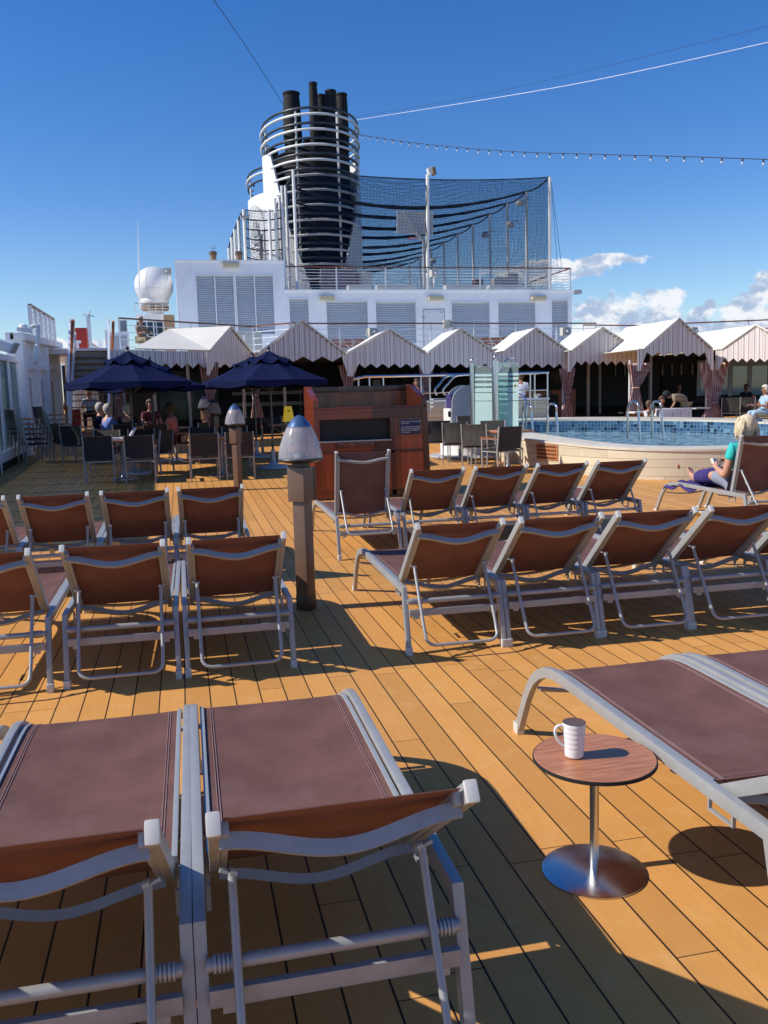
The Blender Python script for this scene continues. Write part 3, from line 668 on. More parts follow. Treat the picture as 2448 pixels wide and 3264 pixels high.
text_mesh('lettering', 'Please do not reserve pool\ndeck chairs\n\nAny chairs left unoccupied\nfor more than 30 minutes\nwill be made available to\nother guests.', .0285, 'whiteclean', pq, (sg.x-.145, Y0-.031, sg.z), (1,0,0), (0,0,1), .001, 'LEFT', .95)
for x in (x0+.15, x1-.15):
    for y in (Y0+.1, Y0+D-.1): b = MB(); b.cyl((x-.02, y, fz+.03), (x+.02, y, fz+.03), .03, 12); b.build('castor', 'grey', root)

# ================================================================ WOVEN CHAIRS AND DINING TABLES
def chair_proto():
    root = empty('dining_chair', (0,0,0), '', 'chair')
    hw, dp = .255, .50                                         # faces +y, back at y=0
    for s in (-1, 1):
        b = MB(); b.path([(s*hw, -.04, 0), (s*hw, .0, .42), (s*hw, -.065, .88)], .022, .030, (1,0,0)); b.build('leg', 'alu', root, bevel=.003)
        b = MB(); b.path([(s*hw, dp, 0), (s*hw, dp, .64)], .022, .030, (1,0,0)); b.build('leg', 'alu', root, bevel=.003)
        b = MB(); b.bar((s*hw, -.02, .645), (s*hw, dp+.02, .645), .020, .018); b.build('arm_rail', 'alu', root)
        b = MB(); b.bar((s*hw, .0, .664), (s*hw, dp+.03, .664), .048, .020); b.build('armrest', 'arm', root, bevel=.006)
    b = MB(); b.sheet([[(x, -.012-.05*k/5+.018*math.sin(math.pi*k/5)-.012*(1-(x/.245)**2), .46+.415*k/5) for x in (-.243, -.16, -.08, 0, .08, .16, .243)] for k in range(6)]); b.build('backrest', 'rattan', root, thick=.018)
    b = MB(); b.box((0, .25, .435), (.49, .50, .028)); b.build('seat', 'rattan', root, bevel=.01)
    b = MB(); b.path([(-hw, .49, .412), (-hw+.01, .012, .412), (hw-.01, .012, .412), (hw, .49, .412)], .02, .02, (0,0,1)); b.box((0, -.006, .412), (.05, .022, .024)); b.build('seat_frame', 'alu', root)
    return root
def table_proto():
    root = empty('dining_table', (0,0,0), '', 'table')
    b = MB(); b.box((0, 0, .735), (.75, .75, .03)); b.build('tabletop', 'laminate', root, bevel=.008)
    b = MB(); b.lathe([(.04, .01), (.035, .03), (.035, .72)], seg=16); b.box((0,0,.712), (.4,.4,.012)); b.build('pedestal', 'alu', root)
    b = MB(); b.lathe([(0, 0), (.27, 0), (.27, .012), (.06, .05), (.04, .08), (0, .08)], seg=32); b.build('base', 'steel', root)
    return root
cp = chair_proto(); tp = table_proto(); nC = [0]; nT = [0]
GC = 'dark woven dining chairs'; GT = 'square dining tables'
def chair(x, y, rz, lab, z=None, grp=GC):
    o = place(cp, nC[0] > 0, (x, y, dz(y) if z is None else z), R(rz), lab, grp); nC[0] += 1; return o
def table(x, y, rz, lab):
    o = place(tp, nT[0] > 0, (x, y, dz(y)), R(rz), lab, GT); nT[0] += 1; return o
chair(-1.50, 16.70, 3, 'leftmost woven chair seen from behind, under the left blue umbrella')
chair(-.77, 16.50, -2, 'woven chair seen from behind, right of the rolled napkins, under the left blue umbrella')
chair(.38, 16.45, 2, 'woven chair seen from behind, left of the second lamp post')
chair(1.02, 16.42, -2, 'woven chair seen from behind, directly behind the second lamp post')
table(-1.13, 17.35, 0, 'dining table with rolled white napkins under the left blue umbrella')
table(.70, 17.2, 0, 'dining table between the two chairs at the second lamp post')
chair(-1.48, 18.45, 176, 'woven chair on the far side of the napkin table, its back near the seated diners')
chair(-.80, 18.40, 184, 'woven chair on the far side of the napkin table, right of the umbrella pole')
chair(.40, 18.35, 180, 'woven chair facing the viewer, far side of the table left of the second lamp post')
chair(1.05, 18.30, 180, 'woven chair facing the viewer, far side of the table behind the second lamp post')
chair(-.35, 17.9, 62, 'woven chair turned sideways between the two front dining tables')
table(-1.75, 20.9, 0, 'dining table where the blue-shirted and white-haired diners sit')
chair(-2.35, 20.35, -25, 'chair of the grey-haired woman in the blue shirt')
chair(-2.75, 21.2, -60, 'chair of the man hidden behind the blue-shirted woman')
chair(-1.25, 20.35, 15, 'chair of the white-haired diner in black')
table(-.15, 20.6, 0, 'dining table in front of the man in the salmon shirt')
chair(.42, 20.0, 62, 'chair of the man in the salmon shirt')
chair(-.55, 19.7, 0, 'empty woven chair left of the man in the salmon shirt')
chair(1.0, 20.9, 0, 'distant woven chair left of the farther lamp domes')
chair(1.6, 21.2, -6, 'distant woven chair right of the farther lamp domes')
chair(2.55, 19.3, 3, 'woven chair between the second umbrella pole and the towel locker')
chair(2.1, 21.3, 180, 'farthest chair behind the second umbrella')
table(2.35, 20.4, 0, 'dining table under the farther right umbrella, beside the yellow wet floor sign')
# by the pool
chair(at(1622, 1500, 15.3).x, 15.30, 14, 'nearest woven chair beside the pool, seen from behind with its orange armrest')
table(at(1620, 1480, 16.1).x, 16.1, 10, 'dining table of the poolside chairs, nearest the pool wall')
chair(at(1512, 1480, 16.35).x, 16.30, -38, 'poolside woven chair turned towards the nearer table, left of the nearest one')
chair(at(1560, 1480, 17.4).x, 17.2, 150, 'poolside woven chair on the far side of the nearer table')
chair(at(1448, 1470, 17.2).x, 17.1, -28, 'poolside woven chair in the middle of the group, beside the white kiosk')
table(at(1462, 1450, 18.2).x, 18.1, 10, 'farther of the two dining tables by the pool')
chair(at(1392, 1460, 17.9).x, 17.8, -12, 'leftmost poolside chair, next to the towel locker')
chair(at(1495, 1450, 19.2).x, 19.2, 170, 'farthest poolside chair in front of the frosted shower glass')
# stacked chairs by the windscreen
for j, (sx, sy, n, wh) in enumerate(((-3.52, 21.2, 4, 'nearer'), (-3.12, 22.6, 4, 'farther'))):
    for k in range(n):
        chair(sx-.06*k, sy+.0, -62+2*k, ('chair stacked at the bottom', 'chair second from the bottom', 'chair third from the bottom', 'chair on top')[k]+' of the '+wh+' stack beside the glass windscreen', dz(sy)+.115*k, 'chairs stacked by the windscreen')
# napkins, glasses
nap = [(-1.25, 17.12, 10, 'rolled white napkin lying nearest the viewer on the dining table'), (-1.05, 17.22, -5, 'rolled white napkin lying across the middle of the dining table'), (-.93, 17.42, 60, 'rolled white napkin standing up at the far side of the dining table'), (.58, 17.1, 5, 'rolled white napkin on the table by the second lamp post')]
for i, (x, y, a, lab) in enumerate(nap):
    z = dz(17.35)+.775; d = Vector((math.cos(R(a)), math.sin(R(a)), 0 if i != 2 else .9))*.12
    b = MB(); b.tube([Vector((x, y, z))-d, Vector((x, y, z))-d*.9, Vector((x, y, z+.004)), Vector((x, y, z))+d*.9, Vector((x, y, z))+d], [.02, .028, .031, .028, .018], 10)
    if i == 2:
        for v in b.v: v.z += .08
    tag(b.build('napkin', 'whitecloth', loc=(x, y, z)), lab, 'napkin', 'rolled white napkins')

# ================================================================ UMBRELLAS
def umbrella_proto():
    root = empty('umbrella', (0,0,0), '', 'umbrella')
    H, rim, RR = 2.56, 1.93, 1.22
    b = MB(); b.lathe([(.024, .30), (.022, 2.5)], seg=12); b.build('pole', 'gumetal', root)
    b = MB(); b.lathe([(0, 0), (.30, 0), (.31, .03), (.29, .06), (.12, .09), (.075, .14), (.045, .17), (.042, .42), (0, .42)], seg=32); b.build('base', 'basewhite', root)
    n = 8; a0 = R(12)
    def can(r0, z0, r1, z1, m, sagz, scal=0, th=0):
        g = []
        for i in range(m+1):
            k = i/m; row = []
            for j in range(n*6+1):
                a = a0+2*math.pi*j/(n*6); q = (j % 6)/6; dip = math.sin(math.pi*q)
                rr = (r0+(r1-r0)*k)*(1-(1-math.cos(math.pi/n))*dip*1.0)
                z = z0+(z1-z0)*k**1.0-sagz*math.sin(math.pi*k)*.5-dip*k*(.045+scal*(1 if i == m else 0))
                row.append((rr*math.cos(a), rr*math.sin(a), z))
            g.append(row)
        return g
    b = MB(); b.sheet(can(.05, H-.02, RR, rim, 8, .10)); b.sheet(can(RR, rim, RR+.004, rim-.10, 1, 0)); b.build('canopy', 'navy', root, smooth=22, thick=.004)
    b = MB(); b.sheet(can(.035, H+.02, .46, H-.17, 5, .05, .05)); b.build('vent_cap', 'navy', root, smooth=22, thick=.004)
    b = MB()
    for k in range(n):
        a = a0+2*math.pi*k/n; d = Vector((math.cos(a), math.sin(a), 0)); b.bar(d*.05+Vector((0,0,H-.14)), d*(RR-.02)+Vector((0,0,rim-.05)), .018, .02); b.bar(Vector((0,0,1.72))+d*.04, d*.66+Vector((0,0,(H+rim)/2-.12)), .014, .016)
    b.build('rib_frame', 'gumetal', root)
    b = MB(); b.lathe([(0, H+.01), (.03, H+.02), (.018, H+.05), (.036, H+.085), (.03, H+.115), (0, H+.13)], seg=14); b.build('finial', 'gumetal', root)
    return root
up = umbrella_proto(); GU = 'navy umbrellas over the dining tables'
for i, (px, Y, apy, lab) in enumerate(((418, 18.1, 1103, 'navy blue umbrella on the left, over the napkin table'), (864, 18.05, 1103, 'navy blue umbrella right of the left one, behind the near lamp dome and towel locker'),
      (486, 20.4, 1136, 'farther navy umbrella half hidden behind the left one, its finial showing'), (812, 20.4, 1122, 'farther navy umbrella hidden behind the right one, its finial just left of the front one'))):
    x = at(px, 1300, Y).x; top = at(px, apy, Y).z; o = place(up, i > 0, (x, Y, dz(Y)), R((0, 6, 14, 20)[i]), lab, GU); o.scale = (1, 1, (top-dz(Y))/2.69)

# ================================================================ POOL
inner = [(7.45,18.2),(7.47,16.4),(7.62,14.9),(7.95,14.05),(8.6,13.6),(9.6,13.35),(10.8,13.5),(11.9,14.2),(12.8,15.4),(13.4,16.9),(13.5,18.3),(13.1,19.5),(12.4,20.4),(11.7,21.1),(10.8,21.7),(9.9,22.1),(8.9,22.2),(8.0,21.6),(7.55,20.1)]
inn = catmull([(x, y, 0) for x, y in inner], 5)
def rimz(y): return .675+(y-14.6)*.031
outp = []; N = len(inn)
for i, p in enumerate(inn):
    t = (inn[(i+1) % N]-inn[i-1]).normalized(); nrm = Vector((-t.y, t.x, 0)); c = Vector((10.4, 17.8, 0))
    if nrm.dot(p-c) < 0: nrm = -nrm
    wd = .52+.10*max(0, (p.y-14))/1.0*.9
    outp.append(p+nrm*min(wd, 1.0)+Vector((-.05, 0, 0)))
ctr = Vector((10.4, 17.8, 0))
root = empty('swimming_pool', ctr, 'raised swimming pool with a pale planked curb and blue mosaic band, on the right', 'swimming pool')
b = MB(); b.sheet([[(p.x, p.y, dz(p.y)-.02) for p in outp+outp[:1]], [(p.x, p.y, rimz(p.y)-.045) for p in outp+outp[:1]]]); b.build('curb_wall', 'curb', root, smooth=20)
b = MB(); b.sheet([[(p.x+(p.x-ctr.x)*.004, p.y+(p.y-ctr.y)*.004, rimz(p.y)-.045) for p in outp+outp[:1]], [(p.x+(p.x-ctr.x)*.004, p.y+(p.y-ctr.y)*.004, rimz(p.y)-.006) for p in outp+outp[:1]], [(p.x, p.y, rimz(p.y)) for p in outp+outp[:1]], [(p.x, p.y, rimz(p.y)) for p in inn+inn[:1]], [(p.x, p.y, rimz(p.y)-.05) for p in inn+inn[:1]]]); b.build('curb_coping', 'curbtop', root, smooth=30)
b = MB(); cum = [0]
for i in range(N): cum.append(cum[-1]+(inn[(i+1) % N]-inn[i]).length)
b.sheet([[(p.x, p.y, rimz(p.y)-.05) for p in inn+inn[:1]], [(p.x, p.y, rimz(p.y)-1.3) for p in inn+inn[:1]]])
o = b.build('tile_wall', 'tile', root, smooth=30)
L_ = o.data.uv_layers.new(name='UVMap')
for lp_ in o.data.loops:
    vi = lp_.vertex_index; k = vi % (N+1); L_.data[lp_.index].uv = (cum[k], b.v[vi].z-.031*b.v[vi].y)
b = MB(); b.sheet([[(c_.x+(p.x-c_.x)*k, p.y*k+c_.y*(1-k), rimz(p.y*k+c_.y*(1-k))-.34) for p in inn+inn[:1]] for c_ in (ctr,) for k in (1, .5, .02)])
b.build('pool_water', 'water', root)
b = MB(); g0 = at(1745, 1438, 16.0); 
# air grille in the curb wall
def on_curb(px, py, push=.01):
    r = ray(px, py); best = None
    for i in range(N):
        a, c2 = outp[i], outp[(i+1) % N]; dx, dy = c2.x-a.x, c2.y-a.y; det = r.x*(-dy)-(-dx)*r.y
        if abs(det) < 1e-9: continue
        t = (a.x*(-dy)-(-dx)*a.y)/det; u = (r.x*a.y-r.y*a.x)/det
        if t > 0 and 0 <= u <= 1 and (best is None or t < best[0]): best = (t, Vector((dx, dy, 0)).normalized())
    t, d = best; n = Vector((d.y, -d.x, 0)); n = n if n.dot(ctr-Vector((r.x*t, r.y*t, 0))) < 0 else -n
    return Vector((r.x*t, r.y*t, EYE+r.z*t))+n*push, d, n
p0, d0, n0 = on_curb(1745, 1441)
if d0.x < 0: d0 = -d0
b = MB(); b.bar(p0-d0*.36, p0+d0*.36, .012, .30); gr = b.build('air_grille', 'laminate', root)
b = MB()
for k in range(14):
    for q in range(4): b.box(p0+n0*.008+d0*(-.30+.046*k)+Vector((0,0,-.105+.07*q)), (.022, .012, .034))
b.build('grille_slot', 'dark', gr)
p1, d1, n1_ = on_curb(2350, 1500)
if d1.x < 0: d1 = -d1
b = MB(); b.bar(p1-d1*.30, p1+d1*.30, .012, .34); sk = b.build('skimmer_door', 'curbtop', root); b = MB()
for a_, c_ in (((-.3,-.17),(.3,-.17)), ((-.3,.17),(.3,.17)), ((-.3,-.17),(-.3,.17)), ((.3,-.17),(.3,.17))): b.bar(p1+n1_*.008+d1*a_[0]+Vector((0,0,a_[1])), p1+n1_*.008+d1*c_[0]+Vector((0,0,c_[1])), .012, .012)
b.box(p1+n1_*.01+d1*-.05+Vector((0,0,.08)), (.10,.02,.08)); b.build('door_seam', 'brown', sk, smooth=0)
p2, d2, n2_ = on_curb(2163, 1487)
b = MB(); b.ball(p2-n2_*.008, .026, (.8, .35, 1.5)); b.build('wood_knot', 'arm', root)
# blue depth sign on the far coping
q = at(2422, 1341, 20.0)
# ladders
def ladder(pts_l, lab, grp='pool ladders'):
    root = empty('pool_ladder', pts_l[0][0], lab, 'pool ladder', grp)
    for pts in pts_l:
        b = MB(); b.tube(catmull(pts, 5, False), .024, 10); b.build('handrail', 'steel', root, smooth=70)
    b = MB()
    for k in (0, 1):
        a_, c_ = pts_l[0][-1]+Vector((0,0,.05-.25*k)), pts_l[1][-1]+Vector((0,0,.05-.25*k)); b.bar(a_, c_, .07, .02)
    b.build('step', 'steel', root)
def lrail(pxt, pyt, pxl, pyl, pxr, pyr, Y):
    A = at(pxl, pyl, Y+.5); T = at(pxt, pyt, Y+.35); T2 = at(pxt+22, pyt+4, Y-.05); C = at(pxr, pyr, Y-.15); C.z -= .12; A.z -= .15
    return [A, A*.5+Vector((A.x, A.y, T.z))*.5, Vector((A.x, A.y, T.z-.12)), T+Vector((.02,0,0)), T2, T2*.8+C*.2, T2*.4+C*.6, C]
ladder([lrail(2010, 1281, 2001, 1375, 2042, 1386, 16.6), lrail(2082, 1281, 2078, 1373, 2118, 1388, 16.6)], 'chrome ladder handrails rising out of the pool water')
ladder([lrail(1670, 1291, 1667, 1365, 1700, 1375, 17.9), lrail(1750, 1288, 1746, 1375, 1779, 1386, 16.9)], 'chrome handrails at the left end of the pool, right of the shower glass')
# sunscreen bottle
p = at(2235, 1641, 9.75); p.z = dz(p.y)+.03; root = empty('sunscreen_bottle', p, 'small white bottle with a yellow cap lying on the deck behind the loungers', 'bottle')
b = MB(); b.tube([p+Vector((-.03,0,0)), p+Vector((-.02,0,0)), p+Vector((.11,0,0)), p+Vector((.13,0,0))], [.018, .03, .028, .02], 12); b.build('bottle_body', 'whiteclean', root)
b = MB(); b.tube([p+Vector((-.085,0,.004)), p+Vector((-.03,0,0))], [.02, .026], 12); b.build('bottle_cap', 'yellow', root)

# ================================================================ WINDSCREEN AND BULWARK ON THE LEFT
XW = -3.75
def atX(px, py, X): r = ray(px, py); t = X/r.x; return Vector((X, r.y*t, EYE+r.z*t))
root = empty('windscreen_wall', (XW, 16.5, dz(16.5)), 'tall white framed windscreen of narrow tinted glass panes along the left side', 'windscreen')
y = 10.4; k = 0
def wtop(y): return 2.50+.014*y
b0 = MB(); b0.prism([(XW-.12, 10.2, dz(10.2)+.12), (XW-.12, 22.7, dz(22.7)+.12), (XW-.12, 22.7, dz(22.7)+.34), (XW-.12, 10.2, dz(10.2)+.34)], (.14, 0, 0)); b0.build('sill_beam', 'white', root, bevel=.01)
b0 = MB(); b0.prism([(XW-.10, 10.2, dz(10.2)-.02), (XW-.10, 22.7, dz(22.7)-.02), (XW-.10, 22.7, dz(22.7)+.13), (XW-.10, 10.2, dz(10.2)+.13)], (.16, 0, 0)); b0.build('kick_strip', 'black', root, smooth=0)
b0 = MB(); b0.prism([(XW-.14, 10.2, wtop(10.2)-.14), (XW-.14, 22.7, wtop(22.7)-.14), (XW-.14, 22.7, wtop(22.7)), (XW-.14, 10.2, wtop(10.2))], (.18, 0, 0)); b0.build('top_rail', 'white', root, bevel=.01)
while y < 22.8:
    b = MB(); b.prism([(XW-.10, y-.13, dz(y)+.02), (XW-.10, y+.13, dz(y)+.02), (XW-.10, y+.13, wtop(y)-.1), (XW-.10, y-.13, wtop(y)-.1)], (.10, 0, 0)); b.build('post', 'white', root, bevel=.012)
    if y < 22:
        b = MB(); b.prism([(XW-.03, y+.14, dz(y)+.34), (XW-.03, y+.98, dz(y)+.34), (XW-.03, y+.98, wtop(y)-.13), (XW-.03, y+.14, wtop(y)-.13)], (.012, 0, 0)); b.build('glass_pane', 'glass', root, smooth=0)
    y += 1.12
b = MB()
for yy in range(11, 23, 1): b.tube([(XW+.10, yy+.3, dz(yy)+.02), (XW+.10, yy+.3, dz(yy)+.75)], .02, 6) if yy in (16, 19) else None
b.build('hose_bracket', 'whiteclean', root)
root = empty('bulwark', (XW, 26, dz(26)), 'white steel bulwark with recessed panels between the windscreen and the stairs', 'bulwark')
A = atX(127, 1092, XW); B2 = atX(226, 1117, XW-.05)
b = MB(); yA, yB = 22.9, 30.2; zA, zB = A.z, A.z+(B2.z-A.z)
b.prism([(XW-.25, yA, dz(yA)), (XW-.25, yB, dz(yB)), (XW-.25, yB, zB), (XW-.25, yA, zA)], (.18, 0, 0)); b.build('side_plate', 'white', root, smooth=0)
b = MB(); b.prism([(XW-.16, yA, zA-.18), (XW-.16, yB, zB-.18), (XW-.16, yB, zB), (XW-.16, yA, zA)], (.34, 0, 0)); b.build('top_coaming', 'white', root, bevel=.02)
for yy, w_ in ((23.2, .7), (25.3, .25), (27.2, .25), (29.6, .5)):
    b = MB(); b.prism([(XW-.1, yy-w_/2, dz(yy)), (XW-.1, yy+w_/2, dz(yy)), (XW-.1, yy+w_/2*.7, zA-.1), (XW-.1, yy-w_/2*.7, zA-.1)], (.22, 0, 0)); b.build('rib', 'white', root, bevel=.015)
b = MB(); b.prism([(XW-.08, 23.5, 2.55), (XW-.08, 29.4, 2.75), (XW-.08, 29.4, 2.87), (XW-.08, 23.5, 2.67)], (.14, 0, 0)); b.build('stringer', 'white', root, bevel=.01)
for yy in (24.25, 26.2, 28.4):
    b = MB(); b.box((XW-.06, yy, 1.55), (.02, 1.3, 1.7)); b.build('recessed_panel', 'grey', root, bevel=.01)
# floodlights on the left
p = at(125, 1095, 22.4); root = empty('floodlight', p, 'white floodlight on a bent arm above the left bulwark', 'floodlight')
b = MB(); q = [at(118, 1160, 22.4), at(120, 1090, 22.4), at(123, 1045, 22.4), at(112, 1038, 22.4), at(98, 1043, 22.4)]; b.tube(catmull(q, 4, False), .045, 8); b.build('arm', 'whiteclean', root)
b = MB(); c = at(78, 1052, 22.4); b.box(c, (.30, .25, .09), Matrix.Rotation(R(8), 3, 'Y')); b.ball(c+Vector((-.02, 0, .07)), .10, (1.1, 1, .8), 12); b.build('lamp_head', 'whiteclean', root, bevel=.01)
b = MB(); c = at(112, 1128, 22.3); b.prism([at(106, 1160, 22.3), at(122, 1140, 22.3), at(122, 1108, 22.3), at(110, 1098, 22.3)], (0, .3, 0)); b.build('junction_box', 'whiteclean', root, bevel=.01)
p = at(20, 1100, 20); root = empty('floodlight', p, 'large white rectangular floodlight cut by the left edge, above the windscreen', 'floodlight')
b = MB(); b.prism([at(-30, 1073, 20), at(42, 1097, 20), at(30, 1125, 20), at(-35, 1110, 20)], (.05, .35, .02)); b.build('lamp_head', 'whiteclean', root, bevel=.02)
b = MB(); b.prism([at(42, 1093, 20), at(48, 1097, 20), at(33, 1128, 20), at(27, 1125, 20)], (.05, .30, .02)); b.build('lens', 'grey', root)
b = MB(); b.tube([at(-5, 1100, 20.1), at(-5, 1130, 20.1), at(-10, 1145, 20.1)], .03, 8); b.build('arm', 'whiteclean', root)

# ================================================================ STAIRS
YB, YT = 26.4, 28.3; zb0, zt0 = at(290, 1401, YB).z, at(290, 1118, YT).z
xl, xr = at(228, 1401, YB).x, at(352, 1401, YB).x
root = empty('staircase', ((xl+xr)/2, YB, zb0), 'steep open stairs with brown treads climbing to the upper deck on the left', 'stairs')
n = 14
for k in range(n+1):
    t = k/n; yy = YB+(YT-YB)*t; zz = zb0+(zt0-zb0)*t
    b = MB(); b.box(((xl+xr)/2, yy+.09, zz-.012), (xr-xl, .22, .03)); b.build('tread', 'teakslat', root, bevel=.004)
    if k >= n-4:
        b = MB(); b.box(((xl+xr)/2, yy+.21, zz-.1), (xr-xl, .015, .17)); b.build('riser', 'grey', root, smooth=0)
for s, x in ((0, xl-.03), (1, xr+.03)):
    b = MB(); b.path([(x, YB-.08, zb0-.02), (x, YT+.15, zt0+.0)], .05, .22, (1,0,0)); b.build('stringer', 'white', root, bevel=.006)
    b = MB(); b.path([(x, YB-.1, zb0+.95), (x, YT+.1, zt0+.95)], .06, .045, (1,0,0)); b.tube([(x, YB, zb0), (x, YB, zb0+.95)], .02, 6); b.tube([(x, YT, zt0), (x, YT, zt0+.95)], .02, 6); b.build('stair_rail', 'white', root)
b = MB(); b.path([at(209, 1302, YB-.1), at(218, 1215, YB+.7), at(233, 1022, YT+.2)], .10, .13, (1,0,0)); b.build('handrail', 'arm', root, bevel=.02)
b = MB(); b.path([at(350, 1300, YB), at(354, 1215, YB+.7), at(361, 1026, YT+.2)], .08, .11, (1,0,0)); b.build('handrail', 'arm', root, bevel=.02)
b = MB()
for dx in (0,): b.path([at(221, 1395, YB-.1), at(240, 1060, YT+.2)], .05, .05, (1,0,0)); b.path([at(214, 1395, YB-.15), at(237, 1040, YT+.25)], .03, .04, (1,0,0))
b.build('guard_rail', 'whiteclean', root)

# ================================================================ UPPER DECK
ZU = 3.36
b = MB()
b.prism([(-4.2, 28.5, ZU-.16), (-1.9, 28.5, ZU-.16), (-1.7, 29.3, ZU-.16), (2.8, 33.6, ZU-.16), (40, 33.6, ZU-.16), (40, 60, ZU-.16), (-4.2, 60, ZU-.16)], (0, 0, .16))
tag(b.build('upper_deck_floor', 'white', smooth=0), kind='structure')
b = MB(); b.prism([(.2, 27.2, 2.96), (40, 27.2, 2.96), (40, 42, 2.96), (.2, 42, 2.96)], (0, 0, .12)); tag(b.build('lower_deck_ceiling', 'ceiling', smooth=0), kind='structure')
b = MB(); b.prism([(-1.7, 29.4, 2.96), (.3, 29.4, 2.96), (.3, 42, 2.96), (-1.7, 42, 2.96)], (0, 0, .12)); tag(b.build('passage_ceiling', 'ceiling', smooth=0), kind='structure')
def rail(name, label, pts, zt_off=1.1, nb=4, sp=1.7, top='teakrail', grp='white deck railings with teak handrails', tw=.05, post=.022):
    pts = [Vector(p) for p in pts]; root = empty(name, pts[0], label, 'railing', grp)
    b = MB(); U = Vector((0,0,1))
    for a, c in zip(pts, pts[1:]): b.bar(a+U*zt_off, c+U*zt_off, tw*1.7, tw)
    b.build('handrail', top, root)
    b = MB()
    for k in range(nb):
        h = zt_off*(k+.7)/(nb+.6)
        for a, c in zip(pts, pts[1:]): b.bar(a+U*h, c+U*h, .022, .022)
    b.build('guard_bars', 'whiteclean', root, smooth=0)
    for a, c in zip(pts, pts[1:]):
        m = max(1, round((c-a).length/sp))
        for k in range(m+(1 if c is pts[-1] else 0)):
            q = a.lerp(c, k/m); b = MB(); b.bar(q, q+U*(zt_off-.02), post*2, post*2, (1,0,0)); b.build('post', 'whiteclean', root, smooth=0)
    return root
def zrail(px, py, z=ZU+1.1): r = ray(px, py); t = (z-EYE)/r.z; return Vector((r.x*t, r.y*t, z-1.1))
P1, P2 = zrail(378, 1014), zrail(805, 1041)
rail('deck_railing', 'white upper deck railing running from the stair head behind the left cabana roof', [P1, P2, zrail(922, 1030)])
rail('deck_railing', 'long white railing with thin teak top above the small striped cabanas', [zrail(930, 1031)+Vector((0,-.5,0)), zrail(930, 1031), Vector((zrail(1906, 1029).x, zrail(930, 1031).y+1.2, ZU))], sp=2.0)
rail('deck_railing', 'white railing behind the biggest striped cabana on the right', [at(1858, 1036, 35)-Vector((0,0,1.1)), at(2040, 1038, 34)-Vector((0,0,1.1)), at(2175, 1031, 33)-Vector((0,0,1.1)), at(2600, 1013, 31)-Vector((0,0,1.1))], sp=2.2)
rail('deck_railing', 'second white railing lower right, slanting behind the last striped cabana', [at(2220, 1064, 38)-Vector((0,0,1.1)), at(2600, 1034, 34)-Vector((0,0,1.1))], sp=2.0)
rail('deck_railing', 'white railing at the ship side left of the stair head', [Vector((-3.95, 26.6, ZU)), Vector((-3.9, 31, ZU))], sp=.9, nb=5, post=.05)
rail('deck_railing', 'farther white railing at the ship side, descending behind the red locker', [Vector((-3.85, 35.2, ZU)), Vector((-3.85, 46, ZU))], sp=1.1, nb=4, post=.05)
c = at(259, 1081, 34.0); root = empty('red_locker', Vector((c.x, 34, ZU)), 'tall red lifesaving locker with a white mark at the upper left deck', 'locker')
b = MB(); b.box((c.x, 34.2, (ZU+at(259, 1045, 34).z)/2), (.42, .5, at(259, 1045, 34).z-ZU)); b.build('cabinet', 'red', root, bevel=.02)
b = MB(); q = at(249, 1103, 33.9); b.prism([q+Vector((-.06,0,-.2)), q+Vector((.03,0,-.2)), q+Vector((.03,0,.1)), q+Vector((.11,0,.1)), q+Vector((.11,0,.2)), q+Vector((-.11,0,.2)), q+Vector((-.11,0,.1)), q+Vector((-.06,0,.1))], (0, .03, 0)); b.build('white_mark', 'whiteclean', root, smooth=0)
c = at(283, 1040, 37); root = empty('navigation_post', Vector((c.x, 37, ZU)), 'short white post with a small antenna fitting, right of the red locker', 'post')
b = MB(); b.box((c.x, 37, (ZU+c.z+.4)/2), (.16, .16, c.z+.4-ZU)); b.build('post', 'whiteclean', root, bevel=.01)
b = MB(); t = c+Vector((.02, 0, .40)); b.tube([t+Vector((-.2,0,.05)), t+Vector((.22,0,-.02))], .02, 6); b.tube([t, t+Vector((.1,0,.22))], .02, 6); b.ball(t, .07); b.build('fitting', 'grey', root)
for i, (x0_, x1_, y0_) in enumerate(((333, 341, 1052), (345, 410, 1060))):
    a, c = at(x0_, y0_, 39), at(x1_, y0_, 39); root = empty('deck_cabinet', Vector((a.x, 39, ZU)), ('narrow white upright panel left of the grey screen on the upper deck', 'pale grey glazed screen on the upper deck behind the stair head')[i], 'cabinet')
    b = MB(); b.box(((a.x+c.x)/2, 39.1, (a.z+ZU)/2), (c.x-a.x, .3, a.z-ZU)); b.build('cabinet_body', 'whiteclean', root, bevel=.02)
    if i: 
        b = MB(); b.box(((a.x+c.x)/2, 38.93, (a.z+ZU)/2+.05), ((c.x-a.x)*.8, .02, (a.z-ZU)*.7)); b.build('panel', 'grey', root)
a = at(392, 1020, 28.9); b = MB(); b.box(a+Vector((0,0,-.18)), (.22, .03, .36)); o = b.build('notice_board', 'whiteclean', loc=a, bevel=.004); tag(o, 'small framed white notice hanging on the railing at the stair head', 'notice board')
b = MB(); b.box(a+Vector((0,-.02,-.18)), (.17, .01, .30)); b.build('panel', 'grey', o)

b = MB(); b.sheet([[(x, y, dz(y)+.006) for x in (-1.4, 6, 14, 22, 32)] for y in (27.2, 28.5, 30, 31.5, 33.1)]); tag(b.build('floor_shade_sheet', 'darkpanel', smooth=0), kind='structure')  # dark sheet over the bare planks: painted shade under the upper deck

